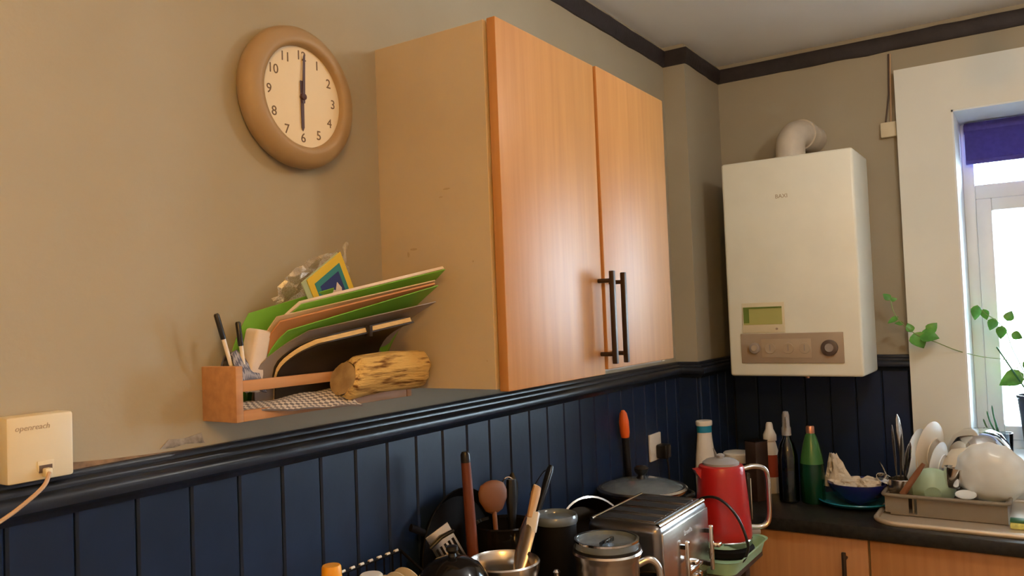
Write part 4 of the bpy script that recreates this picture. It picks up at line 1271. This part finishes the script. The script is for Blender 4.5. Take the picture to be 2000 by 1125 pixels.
# ------------------------------------------------------------------ plants in the window
def add_leaf(bm, base, direction, nrm, ln, wd):
    d = Vector(direction).normalized()
    n_ = Vector(nrm)
    n_ = (n_-d*n_.dot(d)).normalized()
    sdir = d.cross(n_)
    prof = [(0, 0), (.12, .62), (.30, .98), (.50, .92), (.72, .62), (.90, .25), (1, 0)]
    mid, lft, rgt = [], [], []
    for t, k in prof:
        cv = -.18*ln*t*t
        ctr = Vector(base)+d*ln*t+n_*cv
        mid.append(ctr)
        lft.append(ctr+sdir*wd*.5*k+n_*wd*.14*k)
        rgt.append(ctr-sdir*wd*.5*k+n_*wd*.14*k)
    add_patch(bm, [lft, mid, rgt], .0008)
def leaf(parent, base, direction, nrm, ln, wd, mat=None):
    bm = nb()
    add_leaf(bm, base, direction, nrm, ln, wd)
    return finish('leaf', bm, mat or LEAF, parent, ang=60)
pp = thing('pothos_plant', 'trailing green houseplant in a navy pot on the windowsill', 'houseplant', (2.09, -1.135, WZ0+.018))
finish('pot', lathe([(0, 0), (.045, 0), (.048, .004), (.064, .195), (.067, .197), (.067, .207), (.062, .207), (.058, .19), (.044, .01), (0, .008)], seg=36), POTM, pp)
finish('soil', lathe([(0, .186), (.058, .186), (.058, .190), (0, .192)], seg=28), BROWNBOX, pp)
def L2(*p):
    return Vector(p)-Vector((2.09, -1.135, WZ0+.018))
vine = smooth_path([L2(2.085, -1.12, 1.235), L2(2.06, -1.10, 1.30), L2(2.03, -1.06, 1.375), L2(1.98, -.98, 1.395), L2(1.92, -.91, 1.42), L2(1.87, -.845, 1.455), L2(1.86, -.80, 1.475), L2(1.86, -.752, 1.515), L2(1.865, -.722, 1.56), L2(1.87, -.712, 1.605)], 6)
finish('vine', tube(vine, .0016, 6), STEM, pp)
NV = (-1, -.2, .35)
leaf(pp, L2(1.862, -.783, 1.487), (-.1, -.35, -.6), NV, .060, .062)
leaf(pp, L2(1.862, -.800, 1.478), (-.15, -.6, -.05), (-1, -.1, .6), .062, .055)
leaf(pp, L2(1.866, -.825, 1.488), (0, -.5, .55), NV, .044, .038)
leaf(pp, L2(1.862, -.775, 1.490), (0, .2, .6), NV, .034, .030)
leaf(pp, L2(1.862, -.752, 1.52), (-.1, .7, .1), NV, .030, .016)
leaf(pp, L2(1.866, -.735, 1.545), (-.1, .6, -.35), NV, .042, .020)
leaf(pp, L2(1.87, -.712, 1.605), (0, .5, .55), NV, .034, .026)
leaf(pp, L2(1.87, -.712, 1.605), (0, -.5, .1), NV, .022, .018)
vine2 = smooth_path([L2(2.09, -1.13, 1.235), L2(2.08, -1.095, 1.34), L2(2.075, -1.065, 1.42), L2(2.07, -1.05, 1.48), L2(2.07, -1.02, 1.52), L2(2.065, -.99, 1.545), L2(2.06, -.967, 1.575)], 6)
finish('vine', tube(vine2, .0018, 6), STEM, pp)
for b_, d_, ln, wd in ((L2(2.06, -.968, 1.575), (0, .2, -.9), .055, .036), (L2(2.065, -.985, 1.56), (0, -.2, -.8), .040, .030), (L2(2.07, -1.02, 1.525), (0, .4, -.8), .046, .036),
                      (L2(2.07, -1.04, 1.50), (0, .15, -.9), .050, .036), (L2(2.072, -1.055, 1.515), (0, -.3, .7), .040, .036), (L2(2.074, -1.065, 1.47), (0, -.7, -.3), .038, .034),
                      (L2(2.08, -1.095, 1.33), (-.2, .7, -.35), .085, .062), (L2(2.085, -1.10, 1.34), (-.3, -.4, .4), .06, .05), (L2(2.09, -1.14, 1.27), (-.3, -.5, .8), .06, .05),
                      (L2(2.09, -1.15, 1.29), (-.4, -.3, -.2), .06, .05), (L2(2.085, -1.12, 1.26), (-.4, .3, .7), .05, .04)):
    leaf(pp, b_, d_, (-1, 0, .3), ln, wd)
finish('support_stick', tube([L2(2.075, -1.125, 1.225), L2(2.05, -1.02, 1.425)], .0028, 8), LEAFD, pp)
og = thing('spring_onion_jar', 'spring onion shoots standing in a glass on the sill', 'plant cutting', (2.06, -1.02, WZ0+.018))
finish('glass', lathe([(0, 0), (.030, 0), (.032, .004), (.034, .075), (.032, .075), (.029, .008), (0, .006)], seg=28), CLEARB, og)
for dx, dy, h in ((-.005, .045, .150), (.0, .028, .170), (.01, .060, .120), (.0, .020, .115)):
    finish('shoot', tube(smooth_path([(0, -.004, .01), (dx*.4, dy*.35, h*.45), (dx*.8, dy*.75, h*.75), (dx, dy*.92, h)], 4), [.0045]*4+[.0035]*4+[.0028]*4+[.001], 8), LEAFD, og)

# ------------------------------------------------------------------ ceiling lamps (out of view)
def pendant(x, y, drop, bulb, label):
    cl = thing('ceiling_lamp', label, 'lamp', (x, y, ZC))
    finish('ceiling_rose', lathe([(0, 0), (.045, 0), (.04, -.018), (0, -.022)], seg=28), SHADEM, cl)
    finish('flex', tube([(0, 0, -.02), (0, 0, -drop-.01)], .004, 8), SHADEM, cl)
    finish('holder', lathe([(0, -drop), (.018, -drop-.005), (.020, -drop-.03), (0, -drop-.033)], seg=20), SHADEM, cl)
    finish('bulb', lathe([(0, -drop-.03), (.016, -drop-.033), (.03, -drop-.055), (.05, -drop-.085), (.05, -drop-.10), (.036, -drop-.127), (0, -drop-.14)], seg=24), bulb, cl)
pendant(.55, -1.22, .16, BULB, 'neutral white pendant bulb over the kitchen, out of view above')
pendant(-1.45, -1.45, .22, BULBW, 'amber pendant bulb behind the viewer, out of view')
